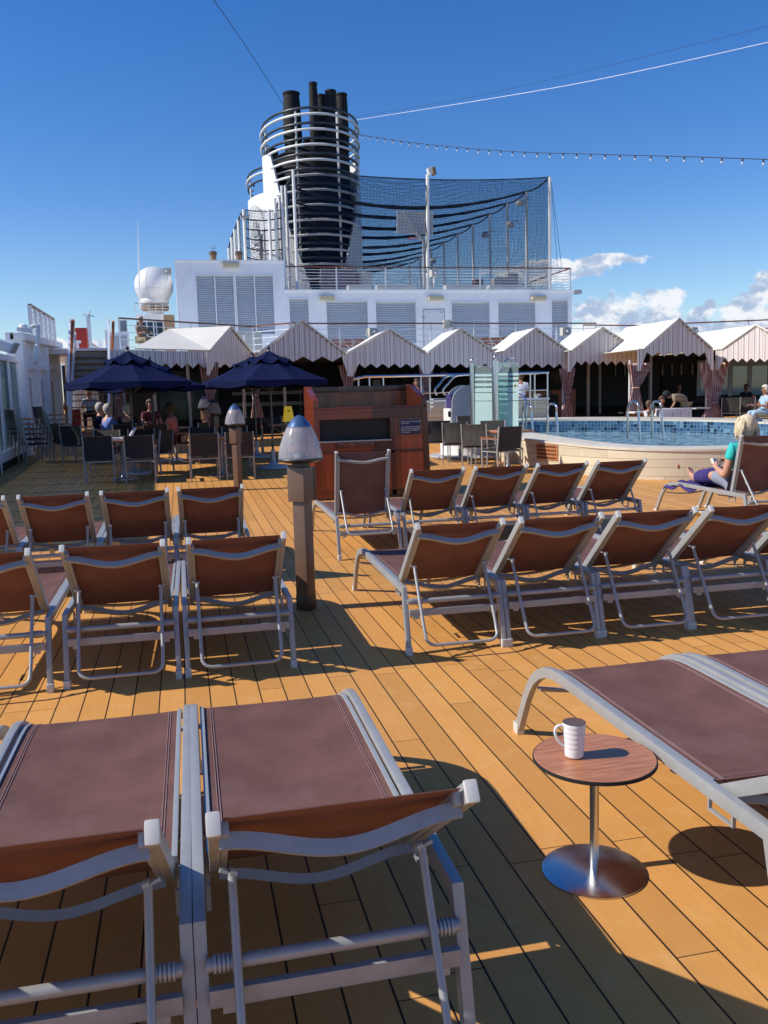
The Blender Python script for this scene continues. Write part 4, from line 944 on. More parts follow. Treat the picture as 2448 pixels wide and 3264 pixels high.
# ================================================================ BULKHEAD WITH LOUVRES
YK = 42.0
root = empty('deckhouse', at(1200, 1100, YK), 'large white deckhouse with rows of grey louvred vents below the funnel', 'deckhouse')
def K(px, py, d=0): return at(px, py, YK+d)
panels = [(629,876,747,1062,1), (755,876,873,1066,1), (924,952,985,1090,0), (1042,960,1173,1095,0), (1199,962,1326,1095,0), (1440,963,1561,1095,0), (1588,962,1707,1095,0), (1758,956,1811,1095,0)]
zbot = ZU; xL = K(556, 830).x; xM = K(908, 900).x; xR = K(1823, 1000).x; zH = K(730, 829).z; zL = K(1300, 923).z
b = MB()  # wall with real recesses: boxes around the openings
def wall(x0, x1, z0, z1): 
    if x1-x0 > .005 and z1-z0 > .005: b.box(((x0+x1)/2, YK+.15, (z0+z1)/2), (x1-x0, .3, z1-z0))
def W(cols, z0, ztop, xa, xb):
    x = xa
    for (a, t, c, btm, _) in cols:
        pa, pc = K((a), (t+btm)/2).x, K(c, (t+btm)/2).x; pt, pb_ = K(a, t).z, K(a, btm).z
        wall(x, pa, z0, ztop); wall(pa, pc, pt, ztop); wall(pa, pc, z0, pb_); x = pc
    wall(x, xb, z0, ztop)
W(panels[:2], zbot, zH, xL, xM); W(panels[2:], zbot, zL, xM, xR)
b.build('front_wall', 'white', root, smooth=0)
b = MB(); b.box(((xL+xM)/2, YK+4.8, (zbot+zH)/2), (xM-xL-.02, 9, zH-zbot-.02)); b.box(((xM+xR)/2, YK+14.3, (zbot+zL)/2), (xR-xM, 28, zL-zbot-.02)); b.build('house_body', 'white', root, smooth=0)
b = MB(); b.box(((xL+xM)/2, YK-.02, zH-.03), (xM-xL+.04, .1, .06)); b.box(((xM+xR)/2, YK-.02, zL-.04), (xR-xM+.02, .1, .08)); b.build('roof_edge', 'white', root, smooth=0)
for (a, t, c, btm, tall) in panels:
    p0_, p1_ = K(a, t), K(c, btm); xa, xb_ = K(a, (t+btm)/2).x, K(c, (t+btm)/2).x; z1_, z0_ = p0_.z, K(a, btm).z
    b = MB(); b.box(((xa+xb_)/2, YK+.27, (z0_+z1_)/2), (xb_-xa, .02, z1_-z0_)); lv = b.build('vent_louvre', 'louvreback', root, smooth=0)
    b = MB(); m = int((z1_-z0_)/.082)
    for k in range(m):
        z = z0_+.04+(z1_-z0_)*k/m; b.box(((xa+xb_)/2, YK+.10, z), (xb_-xa-.02, .10, .012), Matrix.Rotation(R(38), 3, 'X'))
    b.build('slats', 'louvre', lv, smooth=0)
    b = MB()
    for x in ([(xa+xb_)/2] if tall else []): b.box((x, YK+.01, (z0_+z1_)/2), (.05, .05, z1_-z0_))
    f_ = .05; b.box(((xa+xb_)/2, YK-.01, z1_), (xb_-xa+.1, .06, f_)); b.box((xa-.02, YK-.01, (z0_+z1_)/2-.02), (f_, .06, z1_-z0_-.03)); b.box((xb_+.02, YK-.01, (z0_+z1_)/2-.02), (f_, .06, z1_-z0_-.03)); b.build('frame', 'white', lv, smooth=0)
p0_, p1_ = K(1350, 988), K(1416, 1095); b = MB(); b.box(((p0_.x+p1_.x)/2, YK-.02, (p0_.z+ZU)/2), (p1_.x-p0_.x, .05, p0_.z-ZU)); dr = b.build('door', 'whiteclean', root, bevel=.02)
b = MB(); b.box(((p0_.x+p1_.x)/2, YK-.015, p0_.z+.02), (p1_.x-p0_.x+.1, .03, .03)); b.box((p0_.x-.035, YK-.012, (p0_.z+ZU)/2), (.025, .025, p0_.z-ZU)); b.box((p1_.x+.035, YK-.012, (p0_.z+ZU)/2), (.025, .025, p0_.z-ZU)); b.build('door_frame', 'grey', dr, smooth=0)
b = MB(); b.box((p1_.x-.12, YK-.06, ZU+1.0), (.05, .06, .16)); b.box((p1_.x-.15, YK-.055, p0_.z-.12), (.12, .03, .05)); b.box((p0_.x, YK-.055, p0_.z-.35), (.05, .05, .12)); b.box((p0_.x, YK-.055, ZU+.5), (.05, .05, .12)); b.build('handle', 'grey', dr)
for (a, t, c, btm) in ((709,840,761,853), (1017,945,1065,957), (1363,946,1411,958), (1691,946,1737,958)):
    p0_, p1_ = K(a, t), K(c, btm); b = MB(); b.box(((p0_.x+p1_.x)/2, YK-.14, (p0_.z+p1_.z)/2), (p1_.x-p0_.x, .2, (p0_.z-p1_.z))); lt = b.build('bulkhead_light', 'amber', root, bevel=.04)
    b = MB(); b.box(((p0_.x+p1_.x)/2, YK-.12, p0_.z+.01), (p1_.x-p0_.x+.04, .22, .03)); b.build('light_housing', 'grey', lt)
b = MB(); b.box(at(1834, 931, YK+.2)+Vector((.1,0,0)), (.34, .4, .2)); b.build('camera_box', 'grey', root, bevel=.02)
# things on the roof edge
zr_ = zL
rail('deck_railing', 'seven-bar railing with dark red handrail on top of the louvred deckhouse', [Vector((K(910, 900).x+.05, YK+.1, zr_)), Vector((K(1823, 900).x-.02, YK+.15, zr_)), Vector((K(1823, 900).x-.02, YK+13, zr_))], zt_off=K(1300, 851).z-zr_, nb=7, sp=2.4, post=.03)
for i, (a, c) in enumerate(((1115, 1190), (1207, 1331), (1428, 1555), (1568, 1702))):
    x0_, x1_ = K(a, 915).x, K(c, 915).x; b = MB(); b.prism([(x0_, YK+.3, zr_+.02), (x1_, YK+.3, zr_+.02), (x1_, YK+.35, zr_+.26), (x0_, YK+.35, zr_+.26)], (0, .5, 0)); tag(b.build('roof_trough', 'grey', loc=((x0_+x1_)/2, YK+.3, zr_)), ('leftmost long grey trough behind the roof railing, next to the funnel', 'long grey trough behind the roof railing, left of the basketball pole', 'long grey trough behind the roof railing, right of the basketball pole', 'rightmost long grey trough behind the roof railing')[i], 'trough', 'grey troughs along the deckhouse roof')
def speaker_p(): 
    root = empty('horn_speaker', (0,0,0), '', 'loudspeaker')
    b = MB(); b.box((0, .12, 0), (.36, .3, .32)); b.build('housing', 'speaker', root, bevel=.03)
    b = MB(); b.lathe([(.0, 0), (.05, .0), (.12, .03), (.125, .045), (.0, .045)], seg=16)
    for v in b.v: v.x, v.y, v.z = v.x, -v.z-.03, v.y
    b.build('horn_mouth', 'grey', root)
    b = MB(); b.ball((0, -.085, 0), .045, seg=10); b.build('horn_plug', 'whiteclean', root)
    b = MB(); b.box((0, .1, -.28), (.05, .05, .3)); b.build('bracket', 'whiteclean', root)
    return root
sp_ = speaker_p()
for i, (px, py, Y, rz, lab) in enumerate(((1190, 1058, 33.5, 15, 'cream horn speaker on the railing above the third striped gable'), (1434, 1033, 34, 80, 'cream speaker turned sideways on the long railing near the white door'), (1806, 1056, 33.5, 0, 'cream horn speaker on the railing near the right end of the louvred deckhouse'),
      (2214, 1056, 31.5, 20, 'horn speaker behind the right slope of the biggest cabana'), (2352, 1067, 32, 30, 'dark-mouthed speaker behind the last striped gable on the right'), (1386, 871, 41.7, 10, 'horn speaker on the deckhouse roof railing beside the basketball pole'), (531, 865, 41.6, -10, 'horn speaker on the upper left corner of the tall louvred block'))):
    place(sp_, i > 0, at(px, py, Y), R(rz), lab, 'horn loudspeakers')
# mushroom vents on the tall block
for i, (px, lab) in enumerate(((680, 'brown mushroom vent with a small ladder frame on top of the tall louvred block'), (762, 'brown mushroom vent next to the left corner of the sports net'))):
    a = K(px, 830, 1.5); root = empty('roof_vent', a, lab, 'vent'); t = K(px, 802, 1.5)
    b = MB(); b.lathe([(.15, -.1), (.15, (t.z-a.z)*.6)], a, 16); b.build('vent_pipe', 'teakslat', root)
    b = MB(); b.lathe([(0, (t.z-a.z)*.55), (.18, (t.z-a.z)*.6), (.19, (t.z-a.z)*.9), (.14, (t.z-a.z)*1.02), (0, (t.z-a.z)*1.04)], a, 16); b.build('vent_cap', 'brown', root)
    if i == 0: 
        b = MB()
        for s in (-.07, .07): b.box(t+Vector((s, 0, .12)), (.02, .02, .24))
        b.box(t+Vector((0,0,.24)), (.14,.02,.02)); b.box(t+Vector((0,0,.14)), (.14,.02,.02)); b.build('top_frame', 'grey', root, smooth=0)

# ================================================================ RADOME AND TOWER
YR = 46.0
c = at(490, 912, YR); rr = 57/FPX*YR
root = empty('radar_dome', at(490, 1000, YR), 'large white satellite dome left of the louvred deckhouse, on its railed platform', 'satellite dome')
b = MB(); b.lathe([(rr*.62, -rr*1.05), (rr*.70, -rr*.95), (rr*.74, -rr*.72)]+[(rr*math.cos(a), rr*math.sin(a)) for a in [R(-44+134*k/22) for k in range(22)]]+[(0.0, rr)], c, 40); b.build('dome', 'radome', root, smooth=60)
b = MB()
for k in range(6):
    a = R(60*k+10); b.tube([c+Vector((rr*1.003*math.cos(t)*math.cos(a), rr*1.003*math.cos(t)*math.sin(a), rr*1.003*math.sin(t))) for t in [R(-40+12*j) for j in range(11)]], .008, 4)
b.tube([c+Vector((rr*1.003*math.cos(R(-12))*math.cos(t), rr*1.003*math.cos(R(-12))*math.sin(t), rr*math.sin(R(-12)))) for t in [R(15*j) for j in range(24)]], .008, 4, True); b.build('dome_seam', 'grey', root)
b = MB(); b.lathe([(rr*.66, -rr*1.28), (rr*.74, -rr*1.2), (rr*.74, -rr*1.05), (0, -rr*1.05)], c, 32); b.build('pedestal', 'teakslat', root)
b = MB(); b.lathe([(.42, -rr*1.9), (.42, -rr*1.25)], c, 20); b.build('pedestal_column', 'whiteclean', root)
tx0, tx1 = at(433, 1020, YR-1).x, at(522, 1020, YR-1).x; zt_ = at(470, 1000, YR-1).z
root = empty('mast_house', Vector(((tx0+tx1)/2, YR, ZU)), 'white tower with a dark blue window band below the satellite dome', 'tower')
b = MB(); b.box(((tx0+tx1)/2, YR+.6, (ZU+zt_)/2), (tx1-tx0, 3.0, zt_-ZU)); b.build('tower_wall', 'whiteclean', root, bevel=.02)
wz0, wz1 = at(470, 1072, YR-1).z, at(470, 1027, YR-1).z
b = MB(); b.box(((tx0+tx1)/2-.02, YR-.93, (wz0+wz1)/2), (tx1-tx0-.1, .06, wz1-wz0)); wd_ = b.build('window_band', 'mast_blue', root)
b = MB()
for k in (.38, .62): b.box((tx0+(tx1-tx0)*k, YR-.98, (wz0+wz1)/2), (.05, .05, wz1-wz0))
b.build('mullion', 'whiteclean', wd_, smooth=0)
rail('deck_railing', 'small white railing round the satellite dome platform', [Vector((tx0, YR-1, zt_)), Vector((tx1+.3, YR-1, zt_))], zt_off=.5, nb=3, sp=.35, post=.014, tw=.025)
b = MB(); b.box((at(541, 1050, 44).x, 44.2, (ZU+at(541, 1003, 44).z)/2), (.5, .3, at(541, 1003, 44).z-ZU)); o = b.build('side_screen', 'teakslat', loc=at(541, 1100, 44)); tag(o, 'narrow brown slatted screen between the tower and the tall louvred block', 'screen')
b = MB(); b.tube([at(446, 985, 45), at(441, 800, 45), at(440, 700, 45)], [.05, .03, .012], 6); tag(b.build('whip_antenna', 'whiteclean', loc=at(446, 985, 45)), 'tall thin whip antenna standing left of the satellite dome', 'antenna')

# ================================================================ FUNNELS
def funnel(cx, Yc, z0, z1, label, first):
    # the far funnel's casing reaches farther round to the front
    a, bb = 2.86, 4.1
    root = empty('funnel', (cx, Yc, z0), label, 'funnel', 'twin ringed funnels')
    def P(th, z, k=1.0):  # th 0 = right side, 90 = towards the camera
        return Vector((cx+a*k*math.cos(th), Yc-bb*k*math.sin(th), z))
    H = z1-z0; pitch = .80
    def edge(z):   # how far the white side plates reach round to the front
        t = (z1-z)/H
        if not first: return None if t < .085 else math.acos(.10)
        if t < .155: return None
        if t < .52: return math.acos(.92-.22*(t-.155)/.365)
        return math.acos(.70-.52*min(1, (t-.52)/.46))
    k = 0; zz = z1
    while zz > z0+.5:
        e_ = edge(zz); 
        for col, z, dr in (('ring_grey', zz, .97), ('ring_white', zz-.36, 1.0)):
            e_ = edge(z); q0, q1 = (0, math.pi) if e_ is None else (e_*.9, math.pi-e_*.9)
            if e_ is None: pts = [P(R(-40+260*j/47), z, dr) for j in range(48)]
            else: pts = [P(q0+(q1-q0)*j/31, z, dr) for j in range(32)]
            b = MB(); b.tube(pts, .072, 8); b.build('ring', col, root, smooth=60)
        zz -= pitch; k += 1
    for side in (0, 1):
        g = []; zs = [z0+H*.845*j/36 for j in range(37)]
        for z in zs[::-1]:
            e_ = edge(z) or .1; row = []
            for j in range(15):
                th = e_*j/14; th = th if side == 0 else math.pi-th; row.append(P(th, z))
            back = [P(-t if side == 0 else math.pi+t, z) for t in (R(88), R(70), R(50), R(30), R(15))]
            g.append(back+row)
        b = MB(); b.sheet(g); b.build('side_casing', 'whiteclean', root, smooth=50, thick=.12)
    b = MB(); b.lathe([(1, z0), (1, z1-1.9), (.0, z1-1.9)], seg=36)
    for v in b.v: v.x, v.y = cx+v.x*a*.80, Yc-v.y*bb*.82
    b.build('inner_core', 'black', root)
    for (th, w) in ((R(68), .07), (R(28), .06), (R(118), .06), (R(10), .06), (R(170), .06)):
        b = MB(); b.tube([P(th, z0+.3, .95), P(th, z1-.1, .95)], w, 8); b.build('upright', 'ring_white', root)
    for (dx, y, r, top, sh) in ((-1.13, 1.6, .50, 1.65, 1), (.02, .8, .25, 2.0, 0), (.72, 2.2, .34, 1.8, 0), (1.05, .9, .33, 1.65, 1), (1.85, 1.8, .34, 1.8, 0)):
        b = MB(); b.lathe([(r*1.1, -1.0), (r*1.08, -.2), (r*.98, top-.5), (r*.9, top-.15), (r, top-.1), (r, top), (r*.82, top), (r*.78, top-.4)], (cx+dx, Yc+y-2.6, z1), 20)
        b.tube([(cx+dx, Yc+y-2.6, z1-1), (cx+dx, Yc+y-2.6, z0+.5)], r*1.0, 12); b.build('exhaust_pipe', 'black', root)
    for k in range(3): b = MB(); b.box((cx-.2+.9*k, Yc-1.2, z1-1.2-.4*k), (.7, .9, .5)); b.build('silencer_box', 'black', root, bevel=.05)
    return root, P
YF = 54.0
fl, fr_ = at(836, 420, YF).x, at(1133, 420, YF).x; fcx = (fl+fr_)/2
ftop = at(984, 340, YF-4).z; fz0 = zL-.3
F1, PF1 = funnel(fcx, YF, fz0, ftop, 'near ship funnel, a cage of white and dark rings with black exhaust pipes', True)
F2, PF2 = funnel(fcx-.0, YF+11.3, fz0, ftop-.1, 'farther white funnel half hidden left of the near one, with a round ship emblem', False)
# emblem: rings and a sailing ship on the left casing of the far funnel
def onF2(s, z, off=.16):
    th = math.pi-.05-max(-.0, s)/3.6; return PF2(th, z, 1.0)+Vector((-math.sin(th-math.pi/2)*off*-1 if False else -off*.7, -off*.9, 0))
ez = at(812, 730, YF+8).z; R0 = 1.8
em = MB()
for r_ in (R0, R0*.93): em.tube([onF2(1.5+r_*math.cos(t)*.75, ez+r_*math.sin(t)) for t in [2*math.pi*j/40 for j in range(40)]], .014, 5, True)
em.build('emblem_ring', 'gumetal', F2)
em = MB()
def ep(pts): em.prism([onF2(1.5+x*.75, ez+z) for x, z in pts], (-.02, -.03, 0))
ep([(-.9,-.35),(.9,-.35),(.6,-.75),(-.6,-.75)]); ep([(-.7,-.25),(-.1,-.25),(-.15,.35),(-.5,.2)]); ep([(0,-.25),(.7,-.25),(.5,.3),(.05,.4)]); ep([(-.35,.4),(.1,.45),(.0,.95)]); ep([(.15,.45),(.5,.4),(.35,.85)])
em.build('emblem_ship', 'grey', F2, smooth=0)
em = MB()
for k in range(3): em.tube([onF2(1.5+x*.75, ez-.95-.18*k+.03*math.sin(x*7)) for x in [-.9+.22*k*.5+(1.8-.22*k)*j/10 for j in range(11)]], .02, 5)
em.build('emblem_waves', 'gumetal', F2)
# things on the roof beside the funnel
b = MB(); q = at(1076, 900, 50); b.box(Vector((q.x, 50, (zL+at(1076, 860, 50).z)/2)), (2.0, 1, at(1076, 860, 50).z-zL)); tag(b.build('roof_locker', 'tilegrout', loc=(q.x, 50, zL)), 'pinkish grey locker at the foot of the near funnel', 'locker')
b = MB(); q = at(1163, 900, 50); b.lathe([(.45, 0), (.48, .3), (.46, at(1163, 868, 50).z-zL-.05), (0, at(1163, 868, 50).z-zL)], Vector((q.x, 50, zL)), 20); tag(b.build('white_drum', 'radome', loc=(q.x, 50, zL)), 'white cylindrical drum behind the roof railing, right of the funnel', 'drum')
for i, (x0_, x1_, y0_, lab) in enumerate(((1575, 1620, 885, 'low grey machinery box under the sports net'), (1620, 1648, 870, 'tall grey machinery box beside the low one under the sports net'), (1515, 1537, 890, 'small brown box under the sports net'))):
    a, c_ = at(x0_, y0_, 47), at(x1_, y0_, 47); b = MB(); b.box(((a.x+c_.x)/2, 47.2, (zL+a.z)/2), (c_.x-a.x, .8, a.z-zL)); tag(b.build('machinery_box', ('grey', 'grey', 'brown')[i], loc=(a.x, 47, zL), bevel=.02), lab, 'machinery box')

# ================================================================ SPORTS NET COURT
XN = K(1753, 900, 2).x; ZN = at(1753, 565, 44).z
root = empty('sports_court_net', (XN, 44, zL), 'dark net enclosure of the sports court right of the funnel, with sagging roof ropes', 'net enclosure')
Ys = [44*1178/v for v in (1178, 1099, 1035, 977)]+[44*1178/v*1.0 for v in (920, 870, 825, 784, 747, 712)]
XLn = at(934, 537, 44*1.0).x; 
polesR = [Vector((XN, y, zL)) for y in Ys]; polesL = [Vector((XLn, y, zL)) for y in Ys]
def zn(y): return ZN
for i, p in enumerate(polesR):
    b = MB(); b.cyl(p, (p.x, p.y, zn(p.y)), .075 if i else .085, 10); b.build('court_pole', 'ring_white', root)
for i, p in enumerate(polesL):
    b = MB(); b.cyl(p, (p.x, p.y, zn(p.y)), .075, 10); b.build('court_pole', 'ring_white', root)
def sagp(a, c, s, n=24): return [a.lerp(c, k/n)-Vector((0,0,s*4*(k/n)*(1-k/n))) for k in range(n+1)]
tops = lambda p: Vector((p.x, p.y, zn(p.y)))
for i in range(len(Ys)):
    pts = sagp(tops(polesL[i]), tops(polesR[i]), (.28 if i == 0 else .95+.05*(i % 2)), 28)
    b = MB()
    if i == 0: b.tube(pts, .03, 5)
    else: b.tube(pts, [.05+.055*math.sin(math.pi*k/28)+.012*math.sin(k*1.7) for k in range(29)], 6)
    b.build('net_rope', 'net_rope', root)
for L_p in (polesL, polesR):
    b = MB(); q = []
    for i in range(len(Ys)-1): q += sagp(tops(L_p[i]), tops(L_p[i+1]), .14, 6)[:-1]
    b.tube(q+[tops(L_p[-1])], .045, 5); b.build('net_rope', 'net_rope', root)
def netsheet(g, uvf, nm='net_panel'):
    b = MB(); b.sheet(g); b.build(nm, 'net', root, smooth=0, uv=uvf)
g = []
pt = sagp(tops(polesL[0]), tops(polesR[0]), .28, 28)
netsheet([[Vector((p.x, 44, zL+.1)) for p in pt], pt], lambda v: (v.x, v.z))
netsheet([[Vector((XN, y, zL+.1)) for y in Ys], [Vector((XN, y, ZN)) for y in Ys]], lambda v: (v.y, v.z))
netsheet([[Vector((XLn, y, zL+.1)) for y in Ys], [Vector((XLn, y, ZN)) for y in Ys]], lambda v: (v.y, v.z))
netsheet([[Vector((p.x, Ys[-1], zL+.1)) for p in pt], [Vector((p.x, Ys[-1], ZN)) for p in pt]], lambda v: (v.x, v.z))
rows = []
for i in range(len(Ys)):
    rows.append(sagp(tops(polesL[i]), tops(polesR[i]), (.28 if i == 0 else .95+.05*(i % 2)), 28))
    if i < len(Ys)-1:
        n_ = sagp(tops(polesL[i]), tops(polesR[i]), 1.15, 28); m_ = sagp(tops(polesL[i+1]), tops(polesR[i+1]), 1.15, 28); rows.append([(a+c_)/2 for a, c_ in zip(n_, m_)])
netsheet(rows, lambda v: (v.x, v.y))
# small left wing of the net, past the tall block
root = empty('side_net', at(770, 830, 46), 'darker narrow net screen on white poles left of the near funnel', 'net enclosure')
lp_ = [(777, 668, 46), (760, 700, 50), (748, 730, 54), (738, 756, 58), (729, 790, 62)]; prev = None
for (px, py, Y) in lp_:
    t = at(px, py, Y); f_ = Vector((t.x, t.y, zL)); b = MB(); b.cyl(f_, t, .09, 8); b.build('court_pole', 'ring_white', root)
for (px, py) in ((857, 668), (876, 632), (898, 592)):
    t = at(px, py, 45); b = MB(); b.cyl((t.x, t.y, zL), t, .07, 8); b.build('court_pole', 'ring_white', root)
b = MB(); b.box(at(780, 692, 45.8), (.42, .3, .12)); b.build('pole_lamp', 'grey', root, bevel=.03)
for k in range(6):
    a, c_ = at(780, 668+k*30, 46), at(898, 660+k*34 if k else 668, 45); b = MB(); b.tube(sagp(a, c_, .1, 8), .035 if k else .02, 5); b.build('net_rope', 'net_rope', root)
a, c_ = at(777, 668, 46), at(898, 668, 45); b = MB(); b.sheet([[Vector((a.x, a.y, zL)), Vector((c_.x, c_.y, zL))], [a, c_]]); b.build('net_panel', 'net', root, smooth=0, uv=lambda v: (v.x, v.z))
b = MB(); q = [at(px, py, Y) for px, py, Y in lp_]; b.sheet([[Vector((p.x, p.y, zL)) for p in q], q]); b.build('net_panel', 'net', root, smooth=0, uv=lambda v: (v.y*.6, v.z))
b = MB(); b.tube(q, .05, 5); b.build('net_rope', 'net_rope', root)
# basketball hoop seen from behind
YH = 45.0; H_ = lambda x, y, d=0: at(x, y, YH+d)
root = empty('basketball_hoop', Vector((H_(1353, 900).x, YH, zL)), 'grey basketball backboard on a bent white pole inside the net, seen from behind', 'basketball hoop')
b = MB(); b.prism([H_(1265, 671), H_(1381, 675), H_(1381, 748), H_(1265, 744)], (0, .06, 0)); b.build('backboard', 'board', root, smooth=0)
b = MB()
for k in range(7): b.bar(H_(1268+18*k, 672, -.02), H_(1268+18*k, 745, -.02), .015, .015)
for k in range(5): b.bar(H_(1266, 676+15*k, -.02), H_(1380, 678+15*k, -.02), .015, .015)
b.build('backboard_lattice', 'white', root, smooth=0)
b = MB(); b.path([Vector((H_(1353, 900).x, YH, zL)), H_(1352, 768), H_(1325, 742)], .20, .16, (0,1,0)); b.build('hoop_pole', 'whiteclean', root, bevel=.02)
b = MB(); b.bar(H_(1330, 742, -.1), H_(1288, 673, -.06), .06, .06); b.bar(H_(1336, 742, -.1), H_(1360, 690, -.06), .06, .06); b.build('brace', 'whiteclean', root)
b = MB(); b.tube([H_(1318, 760, .5)+Vector((.28*math.cos(t), .28*math.sin(t), 0)) for t in [R(30*j) for j in range(12)]], .02, 6, True); b.build('rim', 'orange', root)
root = empty('floodlight_pole', at(1363, 920, 43.6), 'tall grey pole with a tilted floodlight at the middle of the front net', 'floodlight pole')
b = MB(); b.tube([Vector((at(1362, 900, 43.6).x, 43.6, zL)), at(1363, 600, 43.6), at(1363, 556, 43.6)], .085, 10); b.build('pole', 'ring_white', root)
b = MB(); b.box(at(1372, 545, 43.5), (.30, .3, .32), Matrix.Rotation(R(-20), 3, 'Y')); b.build('lamp_head', 'whiteclean', root, bevel=.03)
b = MB(); b.box(at(1382, 546, 43.4), (.16, .32, .36), Matrix.Rotation(R(-10), 3, 'Y')); b.build('lamp_lens', 'teakslat', root, bevel=.02)
b = MB(); b.tube([at(1358+3*math.sin(k*1.3), 590+28*k, 43.45) for k in range(11)], .03, 5); b.build('power_cable', 'cable', root)
for i, (px, py, Y, lab) in enumerate(((1657, 648, 47, 'round floodlight on the second net pole from the right'), (1625, 717, 49, 'flat floodlight at the middle net poles'), (1547, 749, 52, 'small round floodlight left of the middle net poles'), (1379, 832, 58, 'small floodlight low behind the basketball pole'))):
    c_ = at(px, py, Y); root = empty('floodlight', c_, lab, 'floodlight', 'floodlights on the net poles')
    b = MB(); b.lathe([(0, -.16), (.20, -.14), (.26, 0), (.12, .18), (0, .2)], c_, 14); b.build('lamp_head', 'grey', root)
    b = MB(); b.tube([c_+Vector((0,0,.1)), c_+Vector((.25,0,.25)), c_+Vector((.6,0,.22))], .03, 6); b.build('arm', 'grey', root)
# stays, wires and festoon lights
def wire(name, pts, r, mat, lab, cat='cable'): 
    b = MB(); b.tube(catmull(pts, 6, False), r, 5); tag(b.build(name, mat, loc=pts[0]), lab, cat)
wire('stay_wire', [at(900, 330, 52), at(800, 172, 44), at(678, -4, 36), at(560, -160, 30)], .016, 'cable', 'dark wire running from the funnel to the top of the sky, upper left')
wire('aerial_wire', [at(1134, 383, 51), at(1500, 325, 44), at(1900, 255, 38), at(2448, 135, 32), at(2700, 70, 30)], .016, 'cablewhite', 'pale thick wire rising from the funnel to the right edge')
wire('aerial_wire', [at(1134, 372, 51), at(1500, 310, 44), at(1900, 218, 38), at(2448, 84, 32), at(2700, 10, 30)], .0075, 'cable', 'faint thin wire just above the pale one')
for i, (x0_, y0_, x1_, y1_) in enumerate(((1757, 590, 1777, 850), (1757, 575, 1790, 850))): wire('guy_wire', [at(x0_, y0_, 44), at((x0_+x1_)/2, (y0_+y1_)/2, 44.6), at(x1_, y1_, 45.2)], .012, 'cable', ('inner guy wire right of the rightmost net pole', 'outer guy wire right of the rightmost net pole')[i])
fp = [at(1134, 427, 50.5), at(1330, 456, 45), at(1620, 482, 39), at(1920, 492, 34), at(2210, 500, 30), at(2448, 508, 27.5), at(2700, 514, 25)]
root = empty('festoon_lights', fp[0], 'string of small clear bulbs hanging from the funnel to the right edge', 'string lights')
cp_ = catmull(fp, 12, False); b = MB(); b.tube(cp_, .016, 5); b.build('cable', 'cable', root)
acc = 0; last = cp_[0]; bulbs = []
for p in cp_[1:]:
    seg = (p-last).length; 
    while acc+seg >= .78:
        t = (.78-acc)/seg; last = last.lerp(p, t); bulbs.append(last.copy()); seg = (p-last).length; acc = 0
    acc += seg; last = p
sk_m = bl_m = None
for p in bulbs:
    if sk_m is None:
        b = MB(); b.lathe([(0, 0), (.03, 0), (.032, -.11), (0, -.11)], p, 8); s_ = b.build('socket', 'cable', root); sk_m = (s_.data, p.copy())
        b = MB(); b.ball(p-Vector((0,0,.15)), .038, (1,1,1.3), 10); q_ = b.build('bulb', 'whitecloth', s_)
        bl_m = q_.data
    else:
        s_ = bpy.data.objects.new('socket', sk_m[0]); COL.objects.link(s_); s_.parent = root; s_.location = p-sk_m[1]
        q_ = bpy.data.objects.new('bulb', bl_m); COL.objects.link(q_); q_.parent = s_

